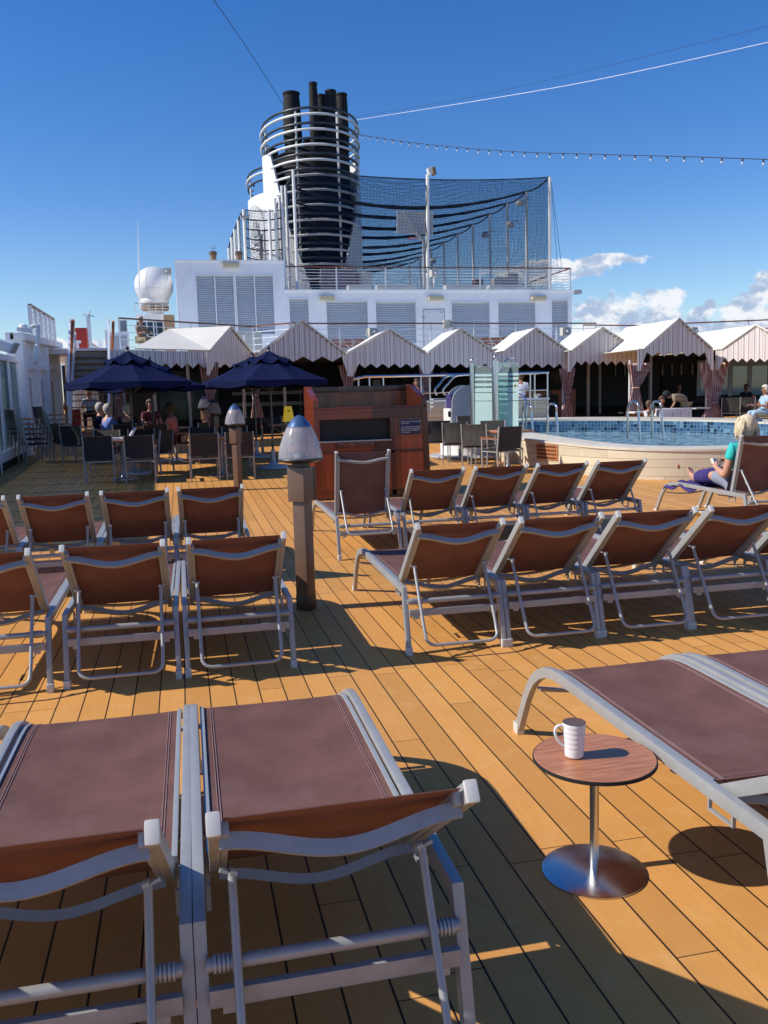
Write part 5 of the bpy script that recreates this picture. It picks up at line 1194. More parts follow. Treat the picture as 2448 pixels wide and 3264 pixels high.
# ================================================================ CABANAS
def tent(idx, lab, L, A_, R_, dl, dr, teeth, Y, depth, YR_=None, ridge=None, flat=None):
    """L, A_, R_: pixels of left eave, apex, right eave; dl/dr: tips of the long corner drops; teeth: (valley y, tip y, count)"""
    YR_ = YR_ or Y
    def at2(px, py):
        k = (px-L[0])/max(1, (R_[0]-L[0])); return at(px, py, Y+(YR_-Y)*k)
    root = empty('cabana', at2((L[0]+R_[0])/2, 1300), lab, 'cabana', 'striped cabanas behind the pool')
    vy, ty, n = teeth; x0_, x1_ = dl[0]+(24 if dl[2] else 4), dr[0]-(24 if dr[2] else 4)
    bot = [(dr[0]+(4), dr[1]-2), (dr[0]-3, dr[1])]
    for k in range(n*2+1):
        x = x1_+(x0_-x1_)*k/(2*n); bot.append((x, vy if k % 2 == 0 else ty))
    bot += [(dl[0]+3, dl[1]), (dl[0]-4, dl[1]-2)]
    eR = (max(R_[0], dr[0]+4), R_[1]); eL = (min(L[0], dl[0]-4), L[1])
    # front cloth: triangulated as strips between the roof line and the bottom edge
    top = lambda x: (L[1]+(A_[1]-L[1])*(x-L[0])/(A_[0]-L[0]) if x < A_[0] else A_[1]+(R_[1]-A_[1])*(x-A_[0])/(R_[0]-A_[0])) if L[0] <= x <= R_[0] else L[1]
    xs_ = sorted(set([round(p[0], 2) for p in bot]+[A_[0], L[0], R_[0]])); bt = sorted(bot)
    def boty(x):
        for (xa, ya), (xb, yb) in zip(bt, bt[1:]):
            if xa <= x <= xb: return ya+(yb-ya)*((x-xa)/(xb-xa) if xb > xa else 0)
        return bt[0][1] if x < bt[0][0] else bt[-1][1]
    b = MB(); b.sheet([[at2(x, top(x)) for x in xs_], [at2(x, boty(x)) for x in xs_]]); dv = (at2(*R_)-at2(*L)); dv.z = 0; dv.normalize(); b.build('valance', 'stripes', root, smooth=0, thick=.012, uv=lambda v: (v.dot(dv), v.z))
    Lp, Ap, Rp = at2(*L), at2(*A_), at2(*R_); D = Vector((0, depth, 0)); U = Vector((0,0,.02)); fo = Vector((0,-.05,0))
    if ridge: rb, lb = ridge; b = MB(); b.sheet([[Lp+fo+U, lb+U], [Ap+fo+U, rb+U]]); b.build('roof_cloth', 'awning', root, thick=.03); b = MB(); b.sheet([[Ap+fo+U, rb+U], [Rp+fo+U, rb+(Rp-Ap)+U]]); b.build('roof_cloth', 'awning', root, thick=.03)
    else:
        b = MB(); b.sheet([[Lp+fo+U+D*k/4 for k in range(5)], [(Lp+Ap)/2+fo+U+D*k/4-Vector((0,0,.02)) for k in range(5)], [Ap+fo+U+D*k/4 for k in range(5)]]); b.build('roof_cloth', 'awning', root, thick=.03, smooth=40)
        b = MB(); b.sheet([[Ap+fo+U+D*k/4 for k in range(5)], [(Rp+Ap)/2+fo+U+D*k/4-Vector((0,0,.02)) for k in range(5)], [Rp+fo+U+D*k/4 for k in range(5)]]); b.build('roof_cloth', 'awning', root, thick=.03, smooth=40)
        b = MB(); b.sheet([[Vector((eL[0] and at2(*eL).x, at2(*eL).y-.05, Lp.z+.02)), Vector((at2(*eL).x, at2(*eL).y+depth, Lp.z+.02))], [Lp+fo+U, Lp+D+U]]) if eL[0] < L[0]-2 else None
        if b.v: b.build('gutter_cloth', 'awning', root, thick=.02)
    b = MB(); b.bar(Lp+Vector((0,-.03,.03)), Ap+Vector((0,-.03,.03)), .05, .035); b.bar(Ap+Vector((0,-.03,.03)), Rp+Vector((0,-.03,.03)), .05, .035); b.build('edge_piping', 'awning', root)
    b = MB()
    b.bar(Ap+Vector((0,-.045,-.012)), Rp+Vector((0,-.045,-.012)), .012, .012)
    for k in range(1, 9): b.box((Ap.lerp(Rp, k/9))+Vector((0,-.05,-.03)), (.04, .03, .05))
    b.build('lacing', 'teakslat', root, smooth=0)
    return root
small = (1159, 1173, 5)
Lr = [at(538, 1054, 25.6), at(429, 1116, 23.2)]
tent(0, 'left striped cabana whose wide white roof slope faces left, above the left umbrella', (668, 1122), (735, 1045), (806, 1130), (662, 1197, 1), (812, 1176, 0), (1158, 1172, 4), 23.6, 3, 26.2, ridge=(Lr[0], Lr[1]))
rt = COL.objects[-1]
tent(1, 'second striped gable from the left, behind the right umbrella', (827, 1126), (962, 1023), (1103, 1130), (820, 1190, 1), (1113, 1200, 1), (1136, 1153, 4), 25.8, 2.4)
tent(2, 'third striped gable, above the wooden towel locker', (1106, 1129), (1241, 1051), (1359, 1127), (1120, 1201, 1), (1357, 1199, 1), small, 26.2, 2.0)
tent(3, 'fourth striped gable, left of the shower posts', (1363, 1126), (1468, 1049), (1575, 1123), (1365, 1199, 1), (1590, 1198, 0), small, 26.2, 2.0)
tent(4, 'fifth striped gable, behind the shower head', (1604, 1123), (1707, 1047), (1810, 1119), (1597, 1198, 0), (1808, 1187, 1), small, 26.2, 2.0)
tent(5, 'sixth striped gable, left of the biggest one', (1820, 1121), (1919, 1046), (2034, 1116), (1815, 1187, 1), (2028, 1183, 1), (1150, 1164, 6), 25.8, 2.2)
tent(6, 'biggest striped cabana gable, behind the pool ladder on the right', (2050, 1116), (2163, 1018), (2269, 1114), (2037, 1183, 1), (2270, 1181, 1), (1122, 1136, 5), 23.6, 3.2)
tent(7, 'last striped gable cut by the right edge, lit by the sun', (2298, 1116), (2409, 1038), (2560, 1118), (2285, 1180, 1), (2560, 1180, 1), (1142, 1154, 8), 23.6, 3.2, 21.5)
# the long side valance of the left cabana
n = 9; bot = []
top_l = [at(352+(668-352)*k/n/2, 1119+.4*k/2, 23.0+.6*k/n/2) for k in range(2*n+1)]
bt_ = [at(352+(668-352)*k/n/2, (1157 if k % 2 == 0 else 1174), 23.0+.6*k/n/2) for k in range(2*n+1)]
b = MB(); b.sheet([top_l, bt_]); dv = (top_l[-1]-top_l[0]).normalized(); o = b.build('side_awning', 'stripes', loc=at(500, 1120, 23.3), smooth=0, thick=.012, uv=lambda v: (v.dot(dv), v.z)); tag(o, 'long striped zigzag valance hanging from the left cabana towards the stairs', 'valance')
b = MB(); b.sheet([top_l, [p+Vector((0, 2.2, 0)) for p in top_l]]); b.build('roof_cloth', 'awning', o, thick=.02)
# curtains
def curtain(px, y0_, y1_, tie, Y, w, lab, lean=0):
    T = at(px, y0_, Y); Bp = at(px, y1_, Y); K_ = at(px, tie, Y); m = 18; kk = 36; g = []
    for i in range(m+1):
        z = T.z+(Bp.z-T.z)*i/m; d = (z-K_.z)/(T.z-K_.z) if z > K_.z else (K_.z-z)/max(.1, (K_.z-Bp.z))*.75
        wd = w*(.22+.78*max(0, d)**.75); cxx = T.x+lean*w*.35*(max(0, d)**.8 if z > K_.z else 0)
        g.append([Vector((cxx+wd*(j/kk-.5), Y+.06*math.sin(j*2*math.pi/4.5)*(.4+.6*max(0, d)), z)) for j in range(kk+1)])
    root = empty('curtain', Bp, lab, 'curtain', 'striped curtains tied at the cabana posts')
    b = MB(); b.sheet(g); b.build('cloth', 'curtain', root, smooth=60)
    b = MB(); b.tube([K_+Vector((w*.13*math.cos(t), .10*math.sin(t), 0)) for t in [R(30*j) for j in range(12)]], .025, 6, True); b.build('tie', 'curtain', root)
    b = MB(); b.cyl((T.x-w*.1, Y+.2, dz(Y)), (T.x-w*.1, Y+.2, T.z+.1), .035, 8); b.build('cabana_post', 'whiteclean', root)
curtain(664, 1155, 1390, 1285, 23.9, .55, 'striped curtain of the left cabana, right above the farthest lamp dome', 0)
curtain(812, 1180, 1345, 1260, 26, .5, 'pink striped curtain seen between the poles of the right umbrella')
curtain(1108, 1165, 1345, 1248, 26.4, .6, 'striped curtain just above the left end of the towel locker')
curtain(1358, 1165, 1345, 1250, 26.4, .5, 'striped curtain right of the towel locker, behind the person in dark red')
curtain(1808, 1175, 1345, 1266, 26.2, .55, 'striped curtain hanging in front of the red bar counter')
curtain(2026, 1158, 1350, 1236, 24.0, .8, 'tied striped curtain left of the biggest cabana opening', .5)
curtain(2276, 1156, 1350, 1283, 24.0, 1.05, 'wide tied striped curtain right of the biggest cabana opening')
curtain(374, 1170, 1345, 1270, 26.6, .5, 'half hidden striped curtain between the stairs and the left umbrella pole')
# cream posts
for i, (px, Y) in enumerate(((1874, 28), (1911, 30), (2073, 28), (905, 28), (775, 28), (490, 27), (600, 28.5))):
    p = at(px, 1200, Y); b = MB(); b.box((p.x, Y, (dz(Y)+2.96)/2), (.09, .09, 2.96-dz(Y))); tag(b.build('support_post', 'ceiling', loc=(p.x, Y, dz(Y)), bevel=.01), ('pale post in front of the dark opening right of the bar', 'second thinner pale post right of the bar', 'pale post inside the biggest cabana', 'pale post behind the right umbrella canopy', 'pale post left of the right umbrella pole', 'pale post behind the left umbrella', 'pale post right of the left umbrella')[i], 'post', 'pale posts under the upper deck')

# ================================================================ BACK WALL UNDER THE UPPER DECK
YW = 33.0; fw = dz(YW)
root = empty('rear_bulkhead', (8, YW, fw), 'dark recessed wall under the upper deck behind the cabanas', 'bulkhead')
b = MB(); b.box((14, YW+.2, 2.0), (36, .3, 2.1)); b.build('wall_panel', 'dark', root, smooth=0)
def pane(x0_, y0_, x1_, y1_, mat, d=-.02, nm='window'):
    a, c_ = at(x0_, y0_, YW+d), at(x1_, y1_, YW+d); b = MB(); b.box(((a.x+c_.x)/2, YW+d, (a.z+c_.z)/2), (c_.x-a.x, .03, a.z-c_.z)); return b.build(nm, mat, root, smooth=0)
pane(500, 1184, 700, 1345, 'tealglass', -.02, 'teal_screen')
for x in range(770, 960, 46): pane(x, 1170, x+5, 1345, 'ceiling', -.03, 'mullion')
for yy in (1180, 1250, 1285): pane(740, yy, 965, yy+5, 'ceiling', -.05, 'mullion')
for x in range(1090, 1360, 38): pane(x, 1180, x+28, 1345, 'darkpanel', -.02, 'wood_panel')
for x in (1960, 1990, 2010, 2110, 2140, 2170, 2205): pane(x, 1162, x+3, 1196, 'ceiling', -.02, 'mullion')
pane(2110, 1197, 2215, 1330, 'black', -.03, 'dark_screen')
for i, (x0_, x1_) in enumerate(((2232, 2320), (2336, 2382), (2396, 2446), (2458, 2520))):
    pane(x0_, 1163, x1_, 1258, 'mirror', -.04)
pane(2222, 1150, 2560, 1163, 'grey', -.05, 'window_header')
for x in (2222, 2322, 2384, 2448): pane(x, 1163, x+11, 1262, 'grey', -.06, 'window_frame')
# red-brown panels behind the stairs and passage
root = empty('passage_wall', at(330, 1300, 31), 'white and dark panelled wall seen through the open stairs', 'wall')
b = MB(); a, c_ = at(205, 1130, 31), at(325, 1420, 31); b.box(((a.x+c_.x)/2, 31, 2.0), (c_.x-a.x, .1, 2.7)); b.build('white_panel', 'white', root, smooth=0)
b = MB(); a, c_ = at(325, 1130, 31), at(505, 1420, 31); b.box(((a.x+c_.x)/2, 31, 2.0), (c_.x-a.x, .1, 2.7)); b.build('dark_panel', 'darkpanel', root, smooth=0)
b = MB()
for k in range(9): a = at(238+k*11, 1250, 30.9); b.box((a.x, 30.92, 1.9), (.015, .02, 2.4))
b.build('panel_seam', 'grey', root, smooth=0)
b = MB(); a = at(243, 1360, 29.5); b.box((a.x, 29.5, a.z), (.30, .3, 1.1)); tag(b.build('fire_locker', 'red', loc=a, bevel=.02), 'red fire locker seen through the lower steps of the stairs', 'locker')
for k, (px, lab) in enumerate(((368, 'white folded cloth screen right of the stairs'), (395, 'pale vertical shutter right of the white folded cloth'))):
    a, c_ = at(px-9, 1195, 28), at(px+9, 1345, 28); b = MB(); m = 12
    b.sheet([[Vector((a.x+(c_.x-a.x)*j/m, 28+.05*(j % 2), z)) for j in range(m+1)] for z in (a.z, c_.z)]); tag(b.build('cloth_screen', 'whitecloth', loc=c_, smooth=0, thick=.01), lab, 'screen')

# ================================================================ BAR, CLOCK, SIGN
YBr = 29.5
a, c_ = at(1660, 1245, YBr), at(1835, 1330, YBr); root = empty('bar_counter', Vector(((a.x+c_.x)/2, YBr, dz(YBr))), 'orange-red wooden bar counter with a black panel, right of the shower glass', 'bar')
b = MB(); b.box(((a.x+c_.x)/2, YBr+.3, (a.z+dz(YBr))/2-.1), (c_.x-a.x, .6, a.z-dz(YBr)+.2)); b.build('counter_front', 'barwood', root, smooth=0)
b = MB(); b.box(((a.x+c_.x)/2, YBr+.25, a.z+.03), (c_.x-a.x+.15, .8, .06)); b.build('counter_top', 'black', root, bevel=.01)
b = MB(); q0, q1 = at(1747, 1258, YBr-.02), at(1779, 1325, YBr-.02); b.box(((q0.x+q1.x)/2, YBr-.02, (q0.z+q1.z)/2), (q1.x-q0.x, .03, q0.z-q1.z)); b.build('black_panel', 'dark', root)
q = at(1775, 1202, 32.6); root = empty('bar_sign', q, 'dark oval bar sign with gold rim and script lettering', 'sign')
b = MB(); b.lathe([(0, 0), (.30, 0), (.30, .03), (0, .03)], seg=36)
for v in b.v: v.x, v.y, v.z = q.x+v.x, q.y-v.z, q.z+v.y*.76
b.build('sign_board', 'darkpanel', root)
b = MB(); b.tube([q+Vector((.30*math.cos(t), -.03, .228*math.sin(t))) for t in [R(10*j) for j in range(36)]], .010, 6, True); b.build('sign_rim', 'teakslat', root)
text_mesh('lettering', 'Sea View\nBar', .12, 'teakslat', root, (q.x, q.y-.04, q.z), (1,0,0), (0,0,1), .002)
q = at(1414, 1195, 32.6); root = empty('wall_clock', q, 'pale round clock on the dark wall left of the shower posts', 'clock')
b = MB(); b.lathe([(0, 0), (.16, 0), (.17, .02), (.16, .03), (0, .03)], seg=28)
for v in b.v: v.x, v.y, v.z = q.x+v.x, q.y-v.z, q.z+v.y
b.build('clock_face', 'ceiling', root)
b = MB(); b.box((q.x, q.y-.04, q.z+.05), (.012, .01, .11)); b.box((q.x+.03, q.y-.04, q.z), (.08, .01, .012)); b.build('clock_hands', 'black', root)
q = at(1200, 1222, 32.6); b = MB(); b.box(q, (.26, .03, .26)); o = b.build('framed_picture', 'whiteclean', loc=q, bevel=.005); tag(o, 'small framed notice on the dark wall above the towel locker', 'picture frame')
b = MB(); b.box(q+Vector((0,-.02,0)), (.2, .01, .2)); b.build('print', 'grey', o)

# ================================================================ HOT TUB PLATFORM, RAILS, KIOSK, SHOWER
YJ = 23.2
a, c_ = at(1285, 1284, YJ), at(1748, 1284, YJ); root = empty('hot_tub_platform', Vector(((a.x+c_.x)/2, YJ, dz(YJ))), 'raised grey planked hot tub platform with steel railings, behind the kiosk and shower', 'hot tub')
b = MB(); b.box(((a.x+c_.x)/2, YJ+1.2, (a.z+dz(YJ))/2-.02), (c_.x-a.x, 2.4, a.z-dz(YJ)-.04)); b.build('platform_wall', 'curb', root, smooth=0)
b = MB(); b.box(((a.x+c_.x)/2, YJ+1.2, a.z), (c_.x-a.x+.06, 2.46, .05)); b.build('platform_top', 'whiteclean', root, bevel=.01)
b = MB(); zt2 = at(1500, 1193, YJ).z; zm2 = at(1500, 1249, YJ).z; xa, xb_ = at(1140, 1200, YJ).x, at(1747, 1192, YJ).x
b.tube([(xa-.12, YJ, zt2-.06), (xa+.2, YJ, zt2), (xb_, YJ, zt2)], .034, 8); b.tube([(xa+.3, YJ, zm2), (xb_, YJ, zm2)], .018, 6); b.tube([(xb_, YJ, zt2), (xb_, YJ+2.2, zt2)], .034, 8); b.build('top_rail', 'steel', root)
for px in (1143, 1178, 1222, 1342, 1370, 1508, 1545, 1690, 1704, 1745):
    p = at(px, 1240, YJ); b = MB(); b.cyl((p.x, YJ, a.z-.3 if px > 1290 else dz(YJ)), (p.x, YJ, zt2), .024, 8); b.build('rail_post', 'steel', root)
b = MB(); b.lathe([(0, .0), (.05, .0), (.05, .12), (.10, .18), (.12, .22), (.05, .24), (0, .24)], at(1713, 1282, YJ+.1), 14); b.build('water_spout', 'steel', root)
root = empty('hot_tub_steps', at(1400, 1300, 22.3), 'steel steps with twin bent handrails left of the grey kiosk', 'steps')
for dx in (0, 26):
    b = MB(); b.tube(catmull([at(1392+dx, 1258, 22.4), at(1386+dx, 1243, 22.3), at(1403+dx, 1222, 22.5), at(1424+dx, 1200, 22.8), at(1460+dx*.6, 1196, 23.0)], 5, False), .026, 8); b.build('handrail', 'steel', root)
for k in range(3): b = MB(); b.box(at(1402, 1272+12*k, 22.5-.1*k), (.45, .3, .04)); b.build('step', 'grey', root, bevel=.01)
# kiosk with an arched side
YQ = 19.6
root = empty('towel_kiosk', Vector((at(1465, 1440, YQ).x, YQ, dz(YQ))), 'light grey kiosk with rounded top holding purple towels, left of the shower', 'kiosk')
def arch(x0_, x1_, yt, yb, Y): 
    r_ = x1_-x0_; pts = [at(x1_, yb, Y), at(x1_, yt, Y)]+[at(x1_-r_*math.sin(R(9*k)), yt+r_*.95*(1-math.cos(R(9*k))), Y) for k in range(1, 11)]+[at(x0_, yb, Y)]; return pts
b = MB(); b.prism(arch(1441, 1500, 1227, 1345, YQ), (0, .04, 0)); b.build('side_panel', 'grey', root, smooth=0)
b = MB(); b.prism(arch(1422, 1481, 1227, 1345, YQ+.6), (0, .04, 0)); b.build('side_panel', 'grey', root, smooth=0)
A1 = arch(1441, 1500, 1227, 1345, YQ); A2 = [p+Vector((-.12, .62, 0)) for p in A1]
b = MB(); a, c_ = at(1424, 1302, YQ+.3), at(1442, 1350, YQ+.3); b.box(((a.x+c_.x)/2, YQ+.3, (a.z+c_.z)/2), (c_.x-a.x, .55, a.z-c_.z)); b.build('lower_bin', 'whiteclean', root, bevel=.01)
b = MB(); q = at(1433, 1320, YQ); b.lathe([(0, 0), (.035, 0), (.035, .01), (0, .01)], seg=16)
for v in b.v: v.x, v.y, v.z = q.x+v.x, YQ+.02-v.z, q.z+v.y*2.2
b.build('bin_hole', 'dark', root)
b = MB()
a = at(1433, 1282, YQ+.3)
for k in range(5): b.tube([a+Vector((0,-.2,-.09+.06*k)), a+Vector((0,.2,-.09+.06*k))], .034, 8)
tag(b.build('towel_pile', 'purple', loc=a), 'pile of rolled purple towels inside the grey kiosk', 'towels')
b = MB(); a, c_ = at(1441, 1345, YQ), at(1500, 1345, YQ); b.prism([a, c_, at(1500, 1400, YQ), at(1445, 1400, YQ)], (0, .5, 0)); b.build('kiosk_foot', 'grey', root, smooth=0)
ps = at(1478, 1420, 18.9); root = empty('round_podium', Vector((ps.x, 18.9, dz(18.9))), 'low white round shower base on the deck behind the poolside chairs', 'shower base')
b = MB(); b.lathe([(0, 0), (.92, 0), (.94, .03), (.92, .06), (0, .06)], Vector((ps.x+.1, 18.7, dz(18.7))), 40); b.build('base_disc', 'grey', root)
b = MB(); b.lathe([(.62, .05), (.62, .42), (0, .42)], Vector((ps.x+.1, 18.9, dz(18.9))), 32); b.build('plinth', 'white', root)
YS = 18.3
root = empty('shower', Vector((at(1560, 1440, YS).x, YS, dz(YS))), 'outdoor shower with two polished posts and frosted glass screens', 'shower')
for px, y0_, Y in ((1504, 1160, YS+.75), (1578, 1150, YS-.12)):
    t = at(px, y0_, Y); b = MB(); b.cyl((t.x, Y, dz(Y)), t, .055 if px < 1550 else .075, 14); b.build('shower_post', 'steel', root)
    b = MB(); b.ball(t+Vector((0,0,.075)), .042, seg=12); b.cyl(t, t+Vector((0,0,.05)), .02, 8); b.build('post_ball', 'steel', root)
def gpanel(x0_, x1_, yt, yb, Ya, Yb_, nm, stripes):
    def line(k): px = x0_+(x1_-x0_)*k; Y = Ya+(Yb_-Ya)*k-.04*math.sin(math.pi*k); return px, Y
    m = 8
    def sheet(y_a, y_b, mat, nm2, par, d=0):
        b = MB(); b.sheet([[at(*(line(j/m)[0], yy), line(j/m)[1]+d) for j in range(m+1)] for yy in (y_a, y_b)]); return b.build(nm2, mat, par, thick=.008, smooth=40)
    g = sheet(yt, yb, 'showerglass', nm, root)
    for (ya, yb2) in stripes: sheet(ya, yb2, 'frost', 'frosted_band', g, -.012)
gpanel(1512, 1572, 1166, 1385, YS+.75, YS-.05, 'glass_screen', [(1193, 1200), (1206, 1213), (1222, 1231), (1237, 1250), (1253, 1277), (1280, 1383)])
gpanel(1588, 1653, 1155, 1388, YS+.3, YS-.35, 'glass_screen', [(1190, 1197), (1203, 1210), (1218, 1229), (1234, 1249), (1252, 1276), (1279, 1386)])
b = MB(); b.tube(catmull([at(1592, 1185, YS+.2), at(1600, 1163, YS+.2), at(1610, 1150, YS+.2), at(1625, 1143, YS+.2)], 4, False), .018, 8); b.build('shower_arm', 'steel', root)
b = MB(); b.box(at(1629, 1142, YS+.2), (.12, .14, .03)); b.cyl(at(1608, 1158, YS+.2), at(1608, 1170, YS+.2), .035, 10); b.cyl(at(1632, 1168, YS+.2), at(1640, 1168, YS+.2), .04, 10); b.build('shower_head', 'steel', root)
q = at(1608, 1195, YS+.8); root = empty('hot_tub_sign', q, 'blue half-round sign with white lettering behind the shower glass', 'sign')
rr_ = .145; b = MB(); b.prism([q+Vector((rr_*math.cos(R(12*k)), 0, rr_*1.15*math.sin(R(12*k)))) for k in range(16)]+[q+Vector((-rr_, 0, -.2)), q+Vector((rr_, 0, -.2))], (0, .02, 0)); b.build('sign_board', 'signblue', root, smooth=0)
text_mesh('lettering', 'Hot Tub', .062, 'whiteclean', root, (q.x, q.y-.005, q.z+.04), (1,0,0), (0,0,1), .003)
text_mesh('lettering', 'Do not use tub alone', .026, 'whiteclean', root, (q.x, q.y-.005, q.z-.03), (1,0,0), (0,0,1), .003)
b = MB(); b.cyl(q+Vector((0,.04,-.2)), (q.x, q.y+.04, dz(q.y)), .02, 8); b.build('sign_post', 'steel', root)
q = at(1642, 1230, YS-.45); b = MB(); b.box(q, (.05, .01, .055)); tag(b.build('caution_sticker', 'yellow', loc=q), 'small yellow square sticker on the right shower glass', 'sticker')
# steps between shower and pool
for i, (x0_, x1_, y0_, Y) in enumerate(((1652, 1700, 1352, 18.2),)):
    a, c_ = at(x0_, y0_, Y), at(x1_, y0_, Y); root = empty('pool_steps', Vector((a.x, Y, dz(Y))), 'pale steps between the shower glass and the pool rim', 'steps')
    for k in range(3): b = MB(); b.box(((a.x+c_.x)/2, Y+.5-.25*k, a.z-.2*k-.08), (c_.x-a.x+.1*k, .3, .05)); b.build('step', 'curbtop', root, bevel=.01)
b = MB(); b.tube(catmull([at(1655, 1255, 19.5), at(1672, 1268, 19.2), at(1677, 1290, 19), at(1677, 1370, 19)], 4, False), .024, 8); tag(b.build('step_handrail', 'steel', loc=at(1677, 1370, 19)), 'bent steel handrail right beside the right shower glass', 'handrail')
# wet floor sign, blue pool notice, blue bag, things at the far rim
q = at(919, 1325, 22.6); root = empty('wet_floor_sign', Vector((q.x, 22.6, dz(22.6))), 'yellow wet floor sign standing left of the towel locker', 'wet floor sign')
for s in (-1, 1): b = MB(); b.prism([(q.x-.14, 22.6+s*.16, q.z-.15), (q.x+.14, 22.6+s*.16, q.z-.15), (q.x+.09, 22.6, q.z+.24), (q.x-.09, 22.6, q.z+.24)], (0, .012, 0)); b.build('panel', 'yellow', root, smooth=0)
b = MB(); b.box((q.x, 22.55, q.z+.1), (.04, .01, .07)); b.build('sign_mark', 'black', root)
q = at(2421, 1338, 18.4); b = MB(); b.box(q, (.16, .01, .09)); o = b.build('pool_notice', 'signblue', loc=q); tag(o, 'small blue notice with white symbols on the far pool rim at the right', 'sign')
b = MB()
for k in range(3):
    for j in range(2): b.box(q+Vector((-.05+.05*k, -.007, .02-.04*j)), (.03, .004, .02))
b.build('symbols', 'whiteclean', o, smooth=0)
# white massage table with cloths behind the pool
a, c_ = at(2108, 1303, 22.75), at(2206, 1303, 22.75); root = empty('treatment_table', Vector(((a.x+c_.x)/2, 22.75, dz(22.75))), 'white draped low table behind the far pool rim where the man in khaki leans', 'table')
b = MB(); b.box(((a.x+c_.x)/2, 22.95, (a.z+dz(22.9))/2), (c_.x-a.x, .4, a.z-dz(22.9))); b.build('drape', 'whitecloth', root, bevel=.03)
b = MB(); a2, c2 = at(2206, 1302, 22.9), at(2252, 1302, 22.9); b.box(((a2.x+c2.x)/2, 23.0, a2.z), (c2.x-a2.x, .6, .04)); b.build('side_leaf', 'grey', root)
b = MB()
for k in range(4): b.box((a.x+.1+(c_.x-a.x-.2)*k/3, 22.745, (a.z+dz(22.9))/2), (.012, .01, a.z-dz(22.9)-.1))
b.build('drape_fold', 'grey', root, smooth=0)
a, c_ = at(2020, 1313, 23.6), at(2100, 1313, 23.6); b = MB(); b.box(((a.x+c_.x)/2, 23.8, a.z-.02), (c_.x-a.x, .5, .05)); tag(b.build('white_board', 'whitecloth', loc=a, bevel=.01), 'long low white board lying on the far pool rim left of the khaki man', 'board')
q = at(2080, 1309, 23.4); b = MB(); b.ball(q, .11, (2.4, 1, .45), 14); tag(b.build('orange_cloth', 'orange', loc=q), 'crumpled orange cloth on the far pool rim behind the ladder', 'cloth')
q = at(1978, 1316, 23.2); b = MB(); b.ball(q, .05, (1.8, 1, .5), 10); tag(b.build('dark_bag', 'gumetal', loc=q), 'small dark pouch on the far pool rim left of the ladder', 'pouch')
# upper deck loungers and panels seen over the cabanas
up_l = [o for o in COL.objects if o.name == 'sun_lounger'][0]
for i, px in enumerate((1085, 1118, 1152, 1530, 1562, 1596, 1632)):
    c = copy_tree(up_l); q = at(px, 1080, 37.0); c.location = (q.x, 37.6, ZU); c.rotation_euler = (0, 0, R(180))
    tag(c, ('plum lounger up on the railed deck, leftmost of the trio above the third gable', 'plum lounger up on the railed deck, middle of the trio above the third gable', 'plum lounger up on the railed deck, rightmost of the trio above the third gable', 'upper deck lounger leftmost of the four above the fifth gable', 'upper deck lounger second of the four above the fifth gable', 'upper deck lounger third of the four above the fifth gable', 'upper deck lounger rightmost of the four above the fifth gable')[i], group='loungers on the upper deck')
for i, (x0_, x1_) in enumerate(((753, 777), (780, 808), (811, 837))):
    a, c_ = at(x0_, 1056, 36.5), at(x1_, 1108, 36.5); b = MB(); b.box(((a.x+c_.x)/2, 36.6, (a.z+ZU)/2), (c_.x-a.x, .12, a.z-ZU)); tag(b.build('stowed_panel', 'speaker', loc=(a.x, 36.5, ZU), bevel=.02), ('left', 'middle', 'right')[i]+' one of three pale panels standing behind the upper railing', 'panel', 'pale panels behind the upper railing')

# ================================================================ PEOPLE
def skin(name, nodes, edges, mat, parent, root_node, sub=2, label=None):
    """a continuous body grown round a skeleton of joints: nodes {key: (position, radius or (rx, ry))}"""
    keys = list(nodes); me = bpy.data.meshes.new(name); me.from_pydata([tuple(nodes[k][0]) for k in keys], [(keys.index(a), keys.index(c)) for a, c in edges], [])
    o = bpy.data.objects.new(name, me); COL.objects.link(o)
    o.modifiers.new('s', 'SKIN').use_smooth_shade = True; m2 = o.modifiers.new('u', 'SUBSURF'); m2.levels = sub; m2.render_levels = sub
    for i, k in enumerate(keys):
        r = nodes[k][1]; r = r if isinstance(r, tuple) else (r, r); me.skin_vertices[0].data[i].radius = r; me.skin_vertices[0].data[i].use_root = (k == root_node)
    dg = bpy.context.evaluated_depsgraph_get(); dg.update(); nm = bpy.data.meshes.new_from_object(o.evaluated_get(dg)); bpy.data.objects.remove(o)
    off = OFF.get(parent, Vector((0,0,0))); 
    for v in nm.vertices: v.co -= off
    nm.materials.clear(); nm.materials.append(MAT[mat]); nm.name = name; nm.shade_smooth()
    o = bpy.data.objects.new(name, nm); COL.objects.link(o); o.parent = parent; OFF[o] = off; return o
def fingers(n, e, key, wrist, d, up, side, k=1.0, curl=.5):
    """palm, five unequal bent fingers"""
    d = Vector(d).normalized(); side = Vector(side).normalized(); up = Vector(up).normalized(); w_ = Vector(wrist)
    n[key+'palm'] = (w_+d*.045*k, (.030*k, .016*k)); e.append((key, key+'palm'))
    for i, (o, l) in enumerate(((-.026, .070), (-.009, .080), (.009, .076), (.026, .060))):
        a = w_+d*.085*k+side*o*k; m = a+(d*math.cos(curl*.6)-up*math.sin(curl*.6))*l*.5*k; t = m+(d*math.cos(curl*1.6)-up*math.sin(curl*1.6))*l*.5*k
        n[key+'k%d' % i] = (a, .0095*k); n[key+'m%d' % i] = (m, .0085*k); n[key+'t%d' % i] = (t, .007*k); e += [(key+'palm', key+'k%d' % i), (key+'k%d' % i, key+'m%d' % i), (key+'m%d' % i, key+'t%d' % i)]
    a = w_+d*.03*k-side*.034*k; n[key+'th'] = (a, .011*k); n[key+'tt'] = (a+d*.03*k-side*.02*k-up*.01*k, .009*k); e += [(key+'palm', key+'th'), (key+'th', key+'tt')]
